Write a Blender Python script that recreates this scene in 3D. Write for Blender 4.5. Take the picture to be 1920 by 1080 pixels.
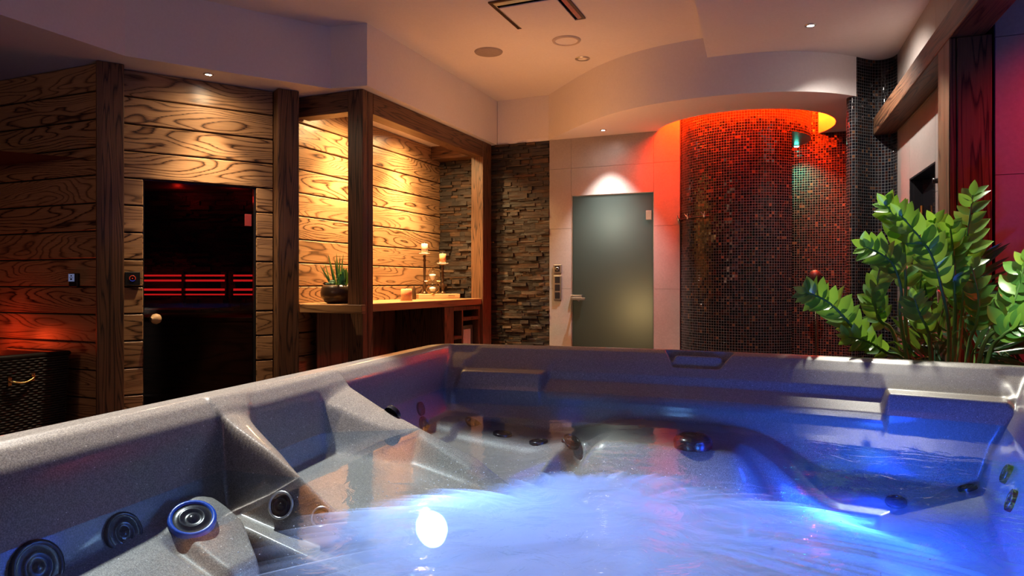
import bpy, bmesh, math, random
import numpy as np
from mathutils import Vector, Matrix
random.seed(7); rng = np.random.default_rng(7)
S = bpy.context.scene
for o in list(bpy.data.objects): bpy.data.objects.remove(o)
COL = S.collection
PI = math.pi

# ------------------------------------------------------------------ camera
F, HZ, CZ, YAW = 1300.0, 530.0, 1.2, math.radians(23.1)
cam_d = bpy.data.cameras.new('camera'); cam = bpy.data.objects.new('camera', cam_d); COL.objects.link(cam)
cam.location = (0, 0, CZ); cam.rotation_euler = (PI/2, 0, YAW)
cam_d.sensor_width = 36; cam_d.lens = 36*F/1920; cam_d.shift_y = -(540-HZ)/1920; cam_d.clip_start = .02
S.camera = cam

# ------------------------------------------------------------------ view, world
S.view_settings.view_transform = 'Standard'; S.view_settings.look = 'None'
S.view_settings.gamma = 1; S.view_settings.exposure = 0.0; S.view_settings.use_curve_mapping = False
w = bpy.data.worlds.new('world'); S.world = w; w.use_nodes = True
w.node_tree.nodes['Background'].inputs[0].default_value = (.12, .26, .42, 1)
w.node_tree.nodes['Background'].inputs[1].default_value = .012
cy = S.cycles
cy.use_denoising = True
try: cy.denoiser = 'OPENIMAGEDENOISE'
except Exception: pass
cy.max_bounces = 6; cy.diffuse_bounces = 3; cy.glossy_bounces = 3; cy.transmission_bounces = 4
cy.transparent_max_bounces = 12; cy.sample_clamp_indirect = 6; cy.caustics_reflective = False; cy.caustics_refractive = False
cy.blur_glossy = .5

# ------------------------------------------------------------------ lamps of the room and added fill lights
def aim(o, target):
    d = Vector(target)-o.location
    o.rotation_euler = d.to_track_quat('-Z', 'Y').to_euler()
def spot(name, loc, target, power, col, size, blend=.6, rad=.03):
    l = bpy.data.lights.new(name, 'SPOT'); l.energy = power; l.color = col
    l.spot_size = math.radians(size); l.spot_blend = blend; l.shadow_soft_size = rad
    o = bpy.data.objects.new(name, l); COL.objects.link(o); o.location = loc; aim(o, target); return o
def point(name, loc, power, col, rad=.05):
    l = bpy.data.lights.new(name, 'POINT'); l.energy = power; l.color = col; l.shadow_soft_size = rad
    o = bpy.data.objects.new(name, l); COL.objects.link(o); o.location = loc; return o
def area(name, loc, target, power, col, sx, sy):
    l = bpy.data.lights.new(name, 'AREA'); l.energy = power; l.color = col; l.shape = 'RECTANGLE'; l.size = sx; l.size_y = sy
    o = bpy.data.objects.new(name, l); COL.objects.link(o); o.location = loc; aim(o, target); return o
WARM = (1, .62, .28); WHITE = (1, .93, .86); RED = (1, .025, .012)
def downspot(name, loc, target, power, col, size=95, wide=.18):
    spot(name, loc, target, power, col, size, 1, .02)
    spot(name+'_spill', loc, (loc[0], loc[1], 0), power*wide, col, 172, 1, .03)
downspot('sauna_wall_spot_light', (-3.735, 3.575, 2.60), (-3.80, 3.62, 0), 175, (1, .72, .42), 74, .12)
downspot('niche_near_spot_light', (-3.36, 4.82, 2.60), (-3.46, 4.82, 0), 470, (1, .62, .26), 92, .24)
downspot('niche_far_spot_light', (-3.36, 5.76, 2.60), (-3.46, 5.78, 0), 470, (1, .62, .26), 92, .24)
downspot('door_spot_light', (-1.77, 6.32, 2.60), (-1.765, 6.52, 0), 330, (1, .94, .88), 72, .01)
spot('shower_passage_spot_light', (.018, 5.10, 2.895), (.62, 5.42, 1.65), 140, (1, .90, .80), 126, .75, .02)
spot('tub_left_spot_light', (-2.25, 1.50, 3.02), (-1.10, 1.42, .8), 760, (1, .93, .84), 41, .35, .04)
spot('plant_spot_light', (.28, 4.35, 2.88), (.45, 3.46, 1.2), 330, (1, .95, .80), 35, .35, .03)
spot('plant_front_fill', (.85, 2.75, 2.88), (.49, 3.24, 1.42), 520, (1, .96, .80), 27, .5, .03)  # extra spot added only to brighten the plant, no fixture
spot('red_wall_spot_light', (1.75, 3.30, 2.7), (1.30, 3.85, 1.6), 150, (1, .01, .03), 80, .9, .05)
point('red_floor_light', (-5.08, 2.9, .80), 2.2, (1, .06, .01), .05)
area('far_warm_ceiling_fill', (-1.95, 5.25, 1.6), (-1.95, 5.45, 3.1), 11, (1, .45, .16), .6, .6)  # added upward fill without a source, warms ceiling and bulkhead
area('rear_fill_light', (-1.2, -2.6, 1.9), (-1.6, 2.0, 3.1), 4.5, (.95, .42, .46), 1.6, .8)  # added fill behind the camera, stands in for general room light
area('left_fill_light', (-3.3, -1.2, 2.3), (-5.0, 3.1, 1.3), 11, (1, .56, .36), 1.0, .6)  # added warm fill for the left plank walls, no lamp there

# ------------------------------------------------------------------ materials
def nm(name):
    m = bpy.data.materials.new(name); m.use_nodes = True
    nt = m.node_tree; b = nt.nodes['Principled BSDF']; return m, nt, b
def N(nt, t, **kw):
    n = nt.nodes.new(t)
    for k, v in kw.items():
        if isinstance(k, str) and hasattr(n, k): setattr(n, k, v)
    return n
def L(nt, a, b): nt.links.new(a, b)
def math_(nt, op, a, b=None, c=None):
    n = nt.nodes.new('ShaderNodeMath'); n.operation = op
    for i, v in enumerate((a, b, c)):
        if v is None: continue
        if isinstance(v, (int, float)): n.inputs[i].default_value = v
        else: nt.links.new(v, n.inputs[i])
    return n.outputs[0]
def ramp(nt, fac, stops):
    r = nt.nodes.new('ShaderNodeValToRGB'); e = r.color_ramp.elements
    while len(e) < len(stops): e.new(.5)
    for i, (p, c) in enumerate(stops): e[i].position = p; e[i].color = (*c, 1)
    nt.links.new(fac, r.inputs[0]); return r.outputs[0]
def mixc(nt, fac, a, b, mode='MIX'):
    n = nt.nodes.new('ShaderNodeMix'); n.data_type = 'RGBA'; n.blend_type = mode
    for i, v in ((0, fac), (6, a), (7, b)):
        if isinstance(v, (int, float)): n.inputs[i].default_value = v
        elif isinstance(v, tuple): n.inputs[i].default_value = (*v, 1)
        else: nt.links.new(v, n.inputs[i])
    return n.outputs[2]
def bump(nt, h, strength=.3, dist=.01, nrm=None):
    n = nt.nodes.new('ShaderNodeBump'); n.inputs['Strength'].default_value = strength; n.inputs['Distance'].default_value = dist
    nt.links.new(h, n.inputs['Height'])
    if nrm is not None: nt.links.new(nrm, n.inputs['Normal'])
    return n.outputs[0]
def plain(name, col, rough=.5, metal=0, emis=None, estr=0, **kw):
    m, nt, b = nm(name); b.inputs['Base Color'].default_value = (*col, 1); b.inputs['Roughness'].default_value = rough
    b.inputs['Metallic'].default_value = metal
    tc = N(nt, 'ShaderNodeTexCoord'); no = N(nt, 'ShaderNodeTexNoise'); no.inputs['Scale'].default_value = 40
    L(nt, tc.outputs['Object'], no.inputs['Vector'])
    L(nt, mixc(nt, .12, col, no.outputs['Fac'], 'OVERLAY'), b.inputs['Base Color'])
    if emis: b.inputs['Emission Color'].default_value = (*emis, 1); b.inputs['Emission Strength'].default_value = estr
    for k, v in kw.items(): b.inputs[k.replace('_', ' ')].default_value = v
    return m
def wood(name, light, mid, dark, rings=9.0, rough=.42, fibre=.35, su=.7, sv=4.6, lines=1.0):
    m, nt, b = nm(name)
    uv = N(nt, 'ShaderNodeUVMap'); geo = N(nt, 'ShaderNodeNewGeometry'); sx = N(nt, 'ShaderNodeSeparateXYZ'); L(nt, uv.outputs[0], sx.inputs[0])
    rnd = geo.outputs['Random Per Island']
    def vec(us, vs, k):
        c = N(nt, 'ShaderNodeCombineXYZ')
        L(nt, math_(nt, 'MULTIPLY_ADD', sx.outputs[0], us, math_(nt, 'MULTIPLY', rnd, 41.7*k)), c.inputs[0])
        L(nt, math_(nt, 'MULTIPLY', sx.outputs[1], vs), c.inputs[1])
        L(nt, math_(nt, 'MULTIPLY', rnd, 17.3*k), c.inputs[2]); return c.outputs[0]
    n1 = N(nt, 'ShaderNodeTexNoise'); L(nt, vec(su, sv, 1), n1.inputs['Vector'])
    n1.inputs['Scale'].default_value = 1.0; n1.inputs['Detail'].default_value = 2.2; n1.inputs['Roughness'].default_value = .42; n1.inputs['Distortion'].default_value = .22
    v = math_(nt, 'MULTIPLY_ADD', n1.outputs['Fac'], rings*2.2, math_(nt, 'MULTIPLY', sx.outputs[1], rings*.9))
    fr = math_(nt, 'FRACT', v)
    n2 = N(nt, 'ShaderNodeTexNoise'); L(nt, vec(5, 260, 1), n2.inputs['Vector']); n2.inputs['Scale'].default_value = 1; n2.inputs['Detail'].default_value = 3
    n3 = N(nt, 'ShaderNodeTexNoise'); L(nt, vec(1.1, 3, 2), n3.inputs['Vector']); n3.inputs['Scale'].default_value = 1.3
    fr2 = math_(nt, 'ADD', fr, math_(nt, 'MULTIPLY', math_(nt, 'SUBTRACT', n2.outputs['Fac'], .5), .45))
    col = ramp(nt, fr2, [(0, dark), (.05, mid), (.16, light), (.70, light), (.88, mid), (.97, dark)])
    col = mixc(nt, math_(nt, 'MULTIPLY_ADD', math_(nt, 'FRACT', math_(nt, 'MULTIPLY', rnd, 7.3)), .35*lines, .70*lines), light, col)
    c2 = mixc(nt, fibre, col, ramp(nt, n2.outputs['Fac'], [(.3, (.25, .25, .25)), (.62, (1, 1, 1))]), 'MULTIPLY')
    c3 = mixc(nt, .6, c2, ramp(nt, n3.outputs['Fac'], [(.3, (.62, .60, .58)), (.7, (1, 1, 1))]), 'MULTIPLY')
    c4 = mixc(nt, math_(nt, 'MULTIPLY', rnd, .25), c3, (.55, .48, .42), 'MULTIPLY')
    L(nt, c4, b.inputs['Base Color'])
    b.inputs['Roughness'].default_value = rough; b.inputs['Specular IOR Level'].default_value = .5
    hgt = math_(nt, 'ADD', math_(nt, 'MULTIPLY', fr2, .7), math_(nt, 'MULTIPLY', n2.outputs['Fac'], .5))
    L(nt, bump(nt, hgt, .35, .002), b.inputs['Normal'])
    return m
M = {}
M['board'] = wood('brushed_oak_board', (.47, .275, .140), (.27, .135, .060), (.035, .016, .008), rings=11, rough=.34, su=.8, sv=4.2)
M['beam'] = wood('dark_oak_beam', (.17, .082, .040), (.09, .042, .020), (.018, .009, .006), rings=9, rough=.45, su=.45, sv=9, lines=1.25)
M['counter'] = wood('oak_counter', (.42, .23, .10), (.30, .15, .065), (.09, .04, .02), rings=5, rough=.4, su=.5, sv=5)
M['tray'] = wood('pale_tray_wood', (.70, .48, .26), (.60, .38, .19), (.38, .2, .09), rings=4, rough=.5)
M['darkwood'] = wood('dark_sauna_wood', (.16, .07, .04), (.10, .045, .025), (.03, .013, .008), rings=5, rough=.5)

def tile_mat(name, base, var=.12, rough=.38):
    m, nt, b = nm(name)
    tc = N(nt, 'ShaderNodeTexCoord'); geo = N(nt, 'ShaderNodeNewGeometry')
    n1 = N(nt, 'ShaderNodeTexNoise'); L(nt, tc.outputs['Object'], n1.inputs['Vector']); n1.inputs['Scale'].default_value = 2.2; n1.inputs['Detail'].default_value = 6; n1.inputs['Roughness'].default_value = .62
    n2 = N(nt, 'ShaderNodeTexNoise'); L(nt, tc.outputs['Object'], n2.inputs['Vector']); n2.inputs['Scale'].default_value = 60; n2.inputs['Detail'].default_value = 3
    c = ramp(nt, n1.outputs['Fac'], [(.3, tuple(v*(1-var) for v in base)), (.7, tuple(min(1, v*(1+var)) for v in base))])
    c = mixc(nt, .15, c, n2.outputs['Fac'], 'OVERLAY')
    L(nt, c, b.inputs['Base Color']); b.inputs['Roughness'].default_value = rough
    L(nt, bump(nt, n2.outputs['Fac'], .08, .002), b.inputs['Normal'])
    return m
M['tile'] = tile_mat('grey_stoneware_tile', (.30, .265, .25))
M['grout'] = plain('dark_grout', (.05, .045, .045), .9)
M['plaster'] = tile_mat('painted_plaster', (.74, .70, .68), .02, .85)
M['floor'] = tile_mat('dark_floor_tile', (.09, .08, .075), .25, .35)

def stone_mat():
    m, nt, b = nm('split_slate')
    tc = N(nt, 'ShaderNodeTexCoord'); geo = N(nt, 'ShaderNodeNewGeometry'); r = geo.outputs['Random Per Island']
    n1 = N(nt, 'ShaderNodeTexNoise'); mp = N(nt, 'ShaderNodeMapping'); mp.inputs['Scale'].default_value = (9, 9, 26)
    L(nt, tc.outputs['Object'], mp.inputs[0]); L(nt, mp.outputs[0], n1.inputs['Vector']); n1.inputs['Scale'].default_value = 1; n1.inputs['Detail'].default_value = 8; n1.inputs['Roughness'].default_value = .65
    base = ramp(nt, r, [(0, (.045, .042, .045)), (.3, (.10, .085, .075)), (.5, (.055, .055, .06)), (.66, (.20, .105, .05)), (.82, (.09, .06, .045)), (.93, (.30, .17, .07)), (1, (.15, .13, .11))])
    c = mixc(nt, .75, base, ramp(nt, n1.outputs['Fac'], [(.32, (.2, .2, .2)), (.5, (.8, .72, .66)), (.66, (1.0, .9, .78))]), 'MULTIPLY')
    c = mixc(nt, 1.0, c, (.36, .34, .35), 'MULTIPLY')
    L(nt, c, b.inputs['Base Color']); b.inputs['Roughness'].default_value = .45
    L(nt, bump(nt, n1.outputs['Fac'], .9, .012), b.inputs['Normal'])
    return m
M['slate'] = stone_mat()

def mosaic_mat():
    m, nt, b = nm('glass_mosaic')
    P = .0235
    uv = N(nt, 'ShaderNodeUVMap'); sx = N(nt, 'ShaderNodeSeparateXYZ'); L(nt, uv.outputs[0], sx.inputs[0])
    u = math_(nt, 'DIVIDE', sx.outputs[0], P); v = math_(nt, 'DIVIDE', sx.outputs[1], P)
    fu, fv = math_(nt, 'FRACT', u), math_(nt, 'FRACT', v)
    cu, cv = math_(nt, 'FLOOR', u), math_(nt, 'FLOOR', v)
    cc = N(nt, 'ShaderNodeCombineXYZ'); L(nt, cu, cc.inputs[0]); L(nt, cv, cc.inputs[1])
    wn = N(nt, 'ShaderNodeTexWhiteNoise'); wn.noise_dimensions = '2D'; L(nt, cc.outputs[0], wn.inputs['Vector'])
    cd = N(nt, 'ShaderNodeCombineXYZ'); L(nt, math_(nt, 'ADD', cu, 91.3), cd.inputs[0]); L(nt, math_(nt, 'ADD', cv, 17.7), cd.inputs[1])
    wn2 = N(nt, 'ShaderNodeTexWhiteNoise'); wn2.noise_dimensions = '2D'; L(nt, cd.outputs[0], wn2.inputs['Vector'])
    du = math_(nt, 'ABSOLUTE', math_(nt, 'SUBTRACT', fu, .5)); dv = math_(nt, 'ABSOLUTE', math_(nt, 'SUBTRACT', fv, .5))
    mx = math_(nt, 'MAXIMUM', du, dv)
    g = math_(nt, 'GREATER_THAN', mx, .435)
    tcol = ramp(nt, wn.outputs['Value'], [(0, (.004, .004, .006)), (.45, (.009, .006, .006)), (.62, (.022, .008, .006)), (.80, (.007, .007, .009)), (.95, (.09, .04, .018)), (1, (.04, .035, .03))])
    r = tcol.node; r.color_ramp.interpolation = 'CONSTANT'
    col = mixc(nt, g, tcol, (.078, .078, .083))
    L(nt, col, b.inputs['Base Color'])
    L(nt, math_(nt, 'MULTIPLY_ADD', g, .5, .13), b.inputs['Roughness'])
    b.inputs['Specular IOR Level'].default_value = .32
    met = math_(nt, 'MULTIPLY', math_(nt, 'GREATER_THAN', wn.outputs['Value'], .6), math_(nt, 'SUBTRACT', 1, g))
    L(nt, math_(nt, 'MULTIPLY', met, .2), b.inputs['Metallic'])
    geo = N(nt, 'ShaderNodeNewGeometry')
    sub = N(nt, 'ShaderNodeVectorMath', operation='SUBTRACT'); L(nt, wn2.outputs['Color'], sub.inputs[0]); sub.inputs[1].default_value = (.5, .5, .5)
    sc = N(nt, 'ShaderNodeVectorMath', operation='SCALE'); L(nt, sub.outputs[0], sc.inputs[0]); sc.inputs['Scale'].default_value = .16
    ad = N(nt, 'ShaderNodeVectorMath', operation='ADD'); L(nt, geo.outputs['Normal'], ad.inputs[0]); L(nt, sc.outputs[0], ad.inputs[1])
    nz = N(nt, 'ShaderNodeVectorMath', operation='NORMALIZE'); L(nt, ad.outputs[0], nz.inputs[0])
    L(nt, bump(nt, math_(nt, 'SUBTRACT', 1, g), .5, .002, nz.outputs[0]), b.inputs['Normal'])
    return m
M['mosaic'] = mosaic_mat()

def acrylic():
    m, nt, b = nm('speckled_tub_acrylic')
    tc = N(nt, 'ShaderNodeTexCoord')
    n1 = N(nt, 'ShaderNodeTexNoise'); L(nt, tc.outputs['Object'], n1.inputs['Vector']); n1.inputs['Scale'].default_value = 420; n1.inputs['Detail'].default_value = 2
    n2 = N(nt, 'ShaderNodeTexNoise'); L(nt, tc.outputs['Object'], n2.inputs['Vector']); n2.inputs['Scale'].default_value = 110; n2.inputs['Detail'].default_value = 3
    vo = N(nt, 'ShaderNodeTexVoronoi'); L(nt, tc.outputs['Object'], vo.inputs['Vector']); vo.inputs['Scale'].default_value = 95
    c = ramp(nt, n1.outputs['Fac'], [(.35, (.17, .15, .14)), (.5, (.26, .235, .21)), (.65, (.38, .345, .305))])
    c = mixc(nt, .4, c, ramp(nt, n2.outputs['Fac'], [(.4, (.75, .74, .74)), (.6, (1, 1, 1))]), 'MULTIPLY')
    fl = math_(nt, 'MULTIPLY', math_(nt, 'LESS_THAN', vo.outputs['Distance'], .10), math_(nt, 'GREATER_THAN', n2.outputs['Fac'], .56))
    c = mixc(nt, fl, c, (.9, .86, .8))
    L(nt, c, b.inputs['Base Color']); b.inputs['Roughness'].default_value = .38
    b.inputs['Coat Weight'].default_value = .5; b.inputs['Coat Roughness'].default_value = .09
    L(nt, bump(nt, n2.outputs['Fac'], .06, .001), b.inputs['Normal'])
    return m
M['acrylic'] = acrylic()
M['cabinet'] = plain('tub_cabinet_panel', (.06, .045, .04), .6)
M['jet'] = plain('jet_black_plastic', (.012, .012, .016), .25)
M['jetring'] = plain('blue_jet_ring', (.012, .07, .45), .3)
M['chrome'] = plain('chrome', (.75, .74, .72), .14, 1)
M['steel'] = plain('brushed_steel', (.55, .53, .50), .32, 1)
M['black'] = plain('black_plastic', (.012, .012, .014), .3)
M['blackmetal'] = plain('dark_bronze', (.10, .06, .035), .35, .8)
M['brass'] = plain('aged_brass', (.55, .36, .14), .25, 1)
M['ceramic'] = plain('pot_glaze', (.045, .025, .015), .28)
M['white'] = plain('white_paint', (.8, .78, .74), .5)
M['wicker'] = plain('dark_wicker', (.014, .011, .011), .5)
M['soil'] = plain('soil', (.03, .02, .012), .9)
M['wax'] = plain('ivory_wax', (.85, .70, .55), .45, Subsurface_Weight=.4)
M['waxo'] = plain('peach_wax', (.85, .42, .22), .45, Subsurface_Weight=.4)
M['spongered'] = plain('red_brown_rubber', (.035, .010, .008), .5)
M['kbrown'] = plain('brown_succulent', (.14, .06, .04), .5)
M['frost'] = plain('pale_succulent', (.35, .48, .42), .5)
def leaf(name, c1, c2, trans=.35):
    m, nt, b = nm(name); geo = N(nt, 'ShaderNodeNewGeometry'); tc = N(nt, 'ShaderNodeTexCoord')
    no = N(nt, 'ShaderNodeTexNoise'); L(nt, tc.outputs['Object'], no.inputs['Vector']); no.inputs['Scale'].default_value = 12
    c = mixc(nt, geo.outputs['Random Per Island'], c1, c2); c = mixc(nt, .3, c, no.outputs['Fac'], 'OVERLAY')
    L(nt, c, b.inputs['Base Color']); b.inputs['Roughness'].default_value = .28
    tr = N(nt, 'ShaderNodeBsdfTranslucent'); L(nt, mixc(nt, .5, c, (.45, .75, .05)), tr.inputs['Color'])
    mx = N(nt, 'ShaderNodeMixShader'); mx.inputs[0].default_value = trans; L(nt, b.outputs[0], mx.inputs[1]); L(nt, tr.outputs[0], mx.inputs[2])
    L(nt, mx.outputs[0], nt.nodes['Material Output'].inputs[0]); return m
M['leaf'] = leaf('waxy_green_leaf', (.04, .20, .045), (.20, .42, .05))
M['stem'] = plain('green_stem', (.10, .22, .05), .45)
M['palmleaf'] = leaf('dark_palm_leaf', (.012, .05, .03), (.03, .09, .035), .15)
M['spike'] = leaf('sansevieria_leaf', (.02, .11, .07), (.05, .20, .10), .1)
def emit(name, col, st):
    m, nt, b = nm(name); nt.nodes.remove(b)
    e = N(nt, 'ShaderNodeEmission'); e.inputs[0].default_value = (*col, 1); e.inputs[1].default_value = st
    L(nt, e.outputs[0], nt.nodes['Material Output'].inputs[0]); return m
M['bulb'] = emit('lit_bulb', (1, .95, .88), 60)
M['greenled'] = emit('green_led', (.08, 1, .7), 60)
M['redled'] = emit('red_led_bar', (1, .02, .02), 1.6)
M['ringled'] = emit('orange_red_led_ring', (1, .028, .001), 3000)
M['blueled'] = emit('blue_white_led', (.45, .72, 1), 40)
M['screen'] = emit('display_glow', (.30, .34, .62), .35)
M['rdot'] = emit('red_indicator', (1, .04, .02), 1.2)
M['bdot'] = emit('blue_indicator', (.03, .1, 1), .5)
def glass(name, tint, alpha_t, rough=.01, ior=1.45):
    m, nt, b = nm(name); nt.nodes.remove(b)
    t = N(nt, 'ShaderNodeBsdfTransparent'); t.inputs[0].default_value = (*tint, 1)
    g = N(nt, 'ShaderNodeBsdfGlossy'); g.inputs['Roughness'].default_value = rough
    fr = N(nt, 'ShaderNodeLayerWeight'); fa = math_(nt, 'MULTIPLY_ADD', math_(nt, 'POWER', fr.outputs['Facing'], 4.0), .7, .04)
    mx = N(nt, 'ShaderNodeMixShader'); L(nt, fa, mx.inputs[0]); L(nt, t.outputs[0], mx.inputs[1]); L(nt, g.outputs[0], mx.inputs[2])
    L(nt, mx.outputs[0], nt.nodes['Material Output'].inputs[0]); return m
M['tinted'] = glass('tinted_sauna_glass', (.55, .50, .50), 1)
M['clear'] = glass('clear_glass', (.93, .95, .96), 1)
M['darkglass'] = plain('dark_door_glass', (.006, .007, .009), .06)
def frosted():
    m, nt, b = nm('frosted_glass')
    b.inputs['Base Color'].default_value = (.05, .075, .075, 1); b.inputs['Roughness'].default_value = .4; b.inputs['Specular IOR Level'].default_value = .25
    tr = N(nt, 'ShaderNodeBsdfTranslucent'); tr.inputs[0].default_value = (.62, .60, .52, 1)
    mx = N(nt, 'ShaderNodeMixShader'); mx.inputs[0].default_value = .75; L(nt, b.outputs[0], mx.inputs[1]); L(nt, tr.outputs[0], mx.inputs[2])
    L(nt, mx.outputs[0], nt.nodes['Material Output'].inputs[0]); return m
M['frosted'] = frosted()
def water_mat():
    m, nt, b = nm('pool_water'); nt.nodes.remove(b)
    tc = N(nt, 'ShaderNodeTexCoord')
    n = N(nt, 'ShaderNodeTexNoise'); L(nt, tc.outputs['Object'], n.inputs['Vector']); n.inputs['Scale'].default_value = 9; n.inputs['Detail'].default_value = 4; n.inputs['Distortion'].default_value = 1.2
    sx = N(nt, 'ShaderNodeSeparateXYZ'); L(nt, tc.outputs['Object'], sx.inputs[0])
    calm = N(nt, 'ShaderNodeMapRange'); calm.inputs[1].default_value = -1.0; calm.inputs[2].default_value = -.3; calm.inputs[3].default_value = .02; calm.inputs[4].default_value = .8
    L(nt, sx.outputs[0], calm.inputs[0])
    cy2 = N(nt, 'ShaderNodeMapRange'); cy2.inputs[1].default_value = 1.55; cy2.inputs[2].default_value = 2.1; cy2.inputs[3].default_value = 1; cy2.inputs[4].default_value = .06; L(nt, sx.outputs[1], cy2.inputs[0])
    bm_ = N(nt, 'ShaderNodeBump'); bm_.inputs['Distance'].default_value = .006; L(nt, math_(nt, 'MULTIPLY', calm.outputs[0], cy2.outputs[0]), bm_.inputs['Strength']); L(nt, n.outputs['Fac'], bm_.inputs['Height'])
    t = N(nt, 'ShaderNodeBsdfTransparent'); t.inputs[0].default_value = (.80, .90, .96, 1)
    g = N(nt, 'ShaderNodeBsdfGlossy'); g.inputs['Roughness'].default_value = .035; L(nt, bm_.outputs[0], g.inputs['Normal'])
    fr = N(nt, 'ShaderNodeFresnel'); fr.inputs[0].default_value = 1.33; L(nt, bm_.outputs[0], fr.inputs['Normal'])
    mx = N(nt, 'ShaderNodeMixShader'); L(nt, fr.outputs[0], mx.inputs[0]); L(nt, t.outputs[0], mx.inputs[1]); L(nt, g.outputs[0], mx.inputs[2])
    L(nt, mx.outputs[0], nt.nodes['Material Output'].inputs[0]); return m
M['water'] = water_mat()
def foam_mat():
    m, nt, b = nm('aerated_water'); nt.nodes.remove(b)
    vc = N(nt, 'ShaderNodeAttribute'); vc.attribute_name = 'bubble_amount'
    tc = N(nt, 'ShaderNodeTexCoord')
    n = N(nt, 'ShaderNodeTexNoise'); L(nt, tc.outputs['Object'], n.inputs['Vector']); n.inputs['Scale'].default_value = 3.5; n.inputs['Detail'].default_value = 4; n.inputs['Distortion'].default_value = .8
    d = math_(nt, 'MULTIPLY', vc.outputs['Fac'], math_(nt, 'MULTIPLY_ADD', n.outputs['Fac'], 1.2, .35))
    t = N(nt, 'ShaderNodeBsdfTransparent')
    tr = N(nt, 'ShaderNodeBsdfTranslucent'); tr.inputs[0].default_value = (.60, .68, .95, 1)
    df = N(nt, 'ShaderNodeBsdfDiffuse'); df.inputs[0].default_value = (.58, .66, .95, 1)
    m1 = N(nt, 'ShaderNodeMixShader'); m1.inputs[0].default_value = .35; L(nt, tr.outputs[0], m1.inputs[1]); L(nt, df.outputs[0], m1.inputs[2])
    cl = N(nt, 'ShaderNodeClamp'); L(nt, d, cl.inputs[0]); cl.inputs[2].default_value = .93
    mx = N(nt, 'ShaderNodeMixShader'); L(nt, cl.outputs[0], mx.inputs[0]); L(nt, t.outputs[0], mx.inputs[1]); L(nt, m1.outputs[0], mx.inputs[2])
    L(nt, mx.outputs[0], nt.nodes['Material Output'].inputs[0]); return m
M['foam'] = foam_mat()
def strand_mat():
    m, nt, b = nm('bubble_trails'); b.inputs['Base Color'].default_value = (.75, .82, .95, 1); b.inputs['Roughness'].default_value = .3
    tr = N(nt, 'ShaderNodeBsdfTranslucent'); tr.inputs[0].default_value = (.8, .87, 1, 1)
    mx = N(nt, 'ShaderNodeMixShader'); mx.inputs[0].default_value = .6; L(nt, b.outputs[0], mx.inputs[1]); L(nt, tr.outputs[0], mx.inputs[2])
    L(nt, mx.outputs[0], nt.nodes['Material Output'].inputs[0]); return m
M['strand'] = strand_mat()

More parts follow.
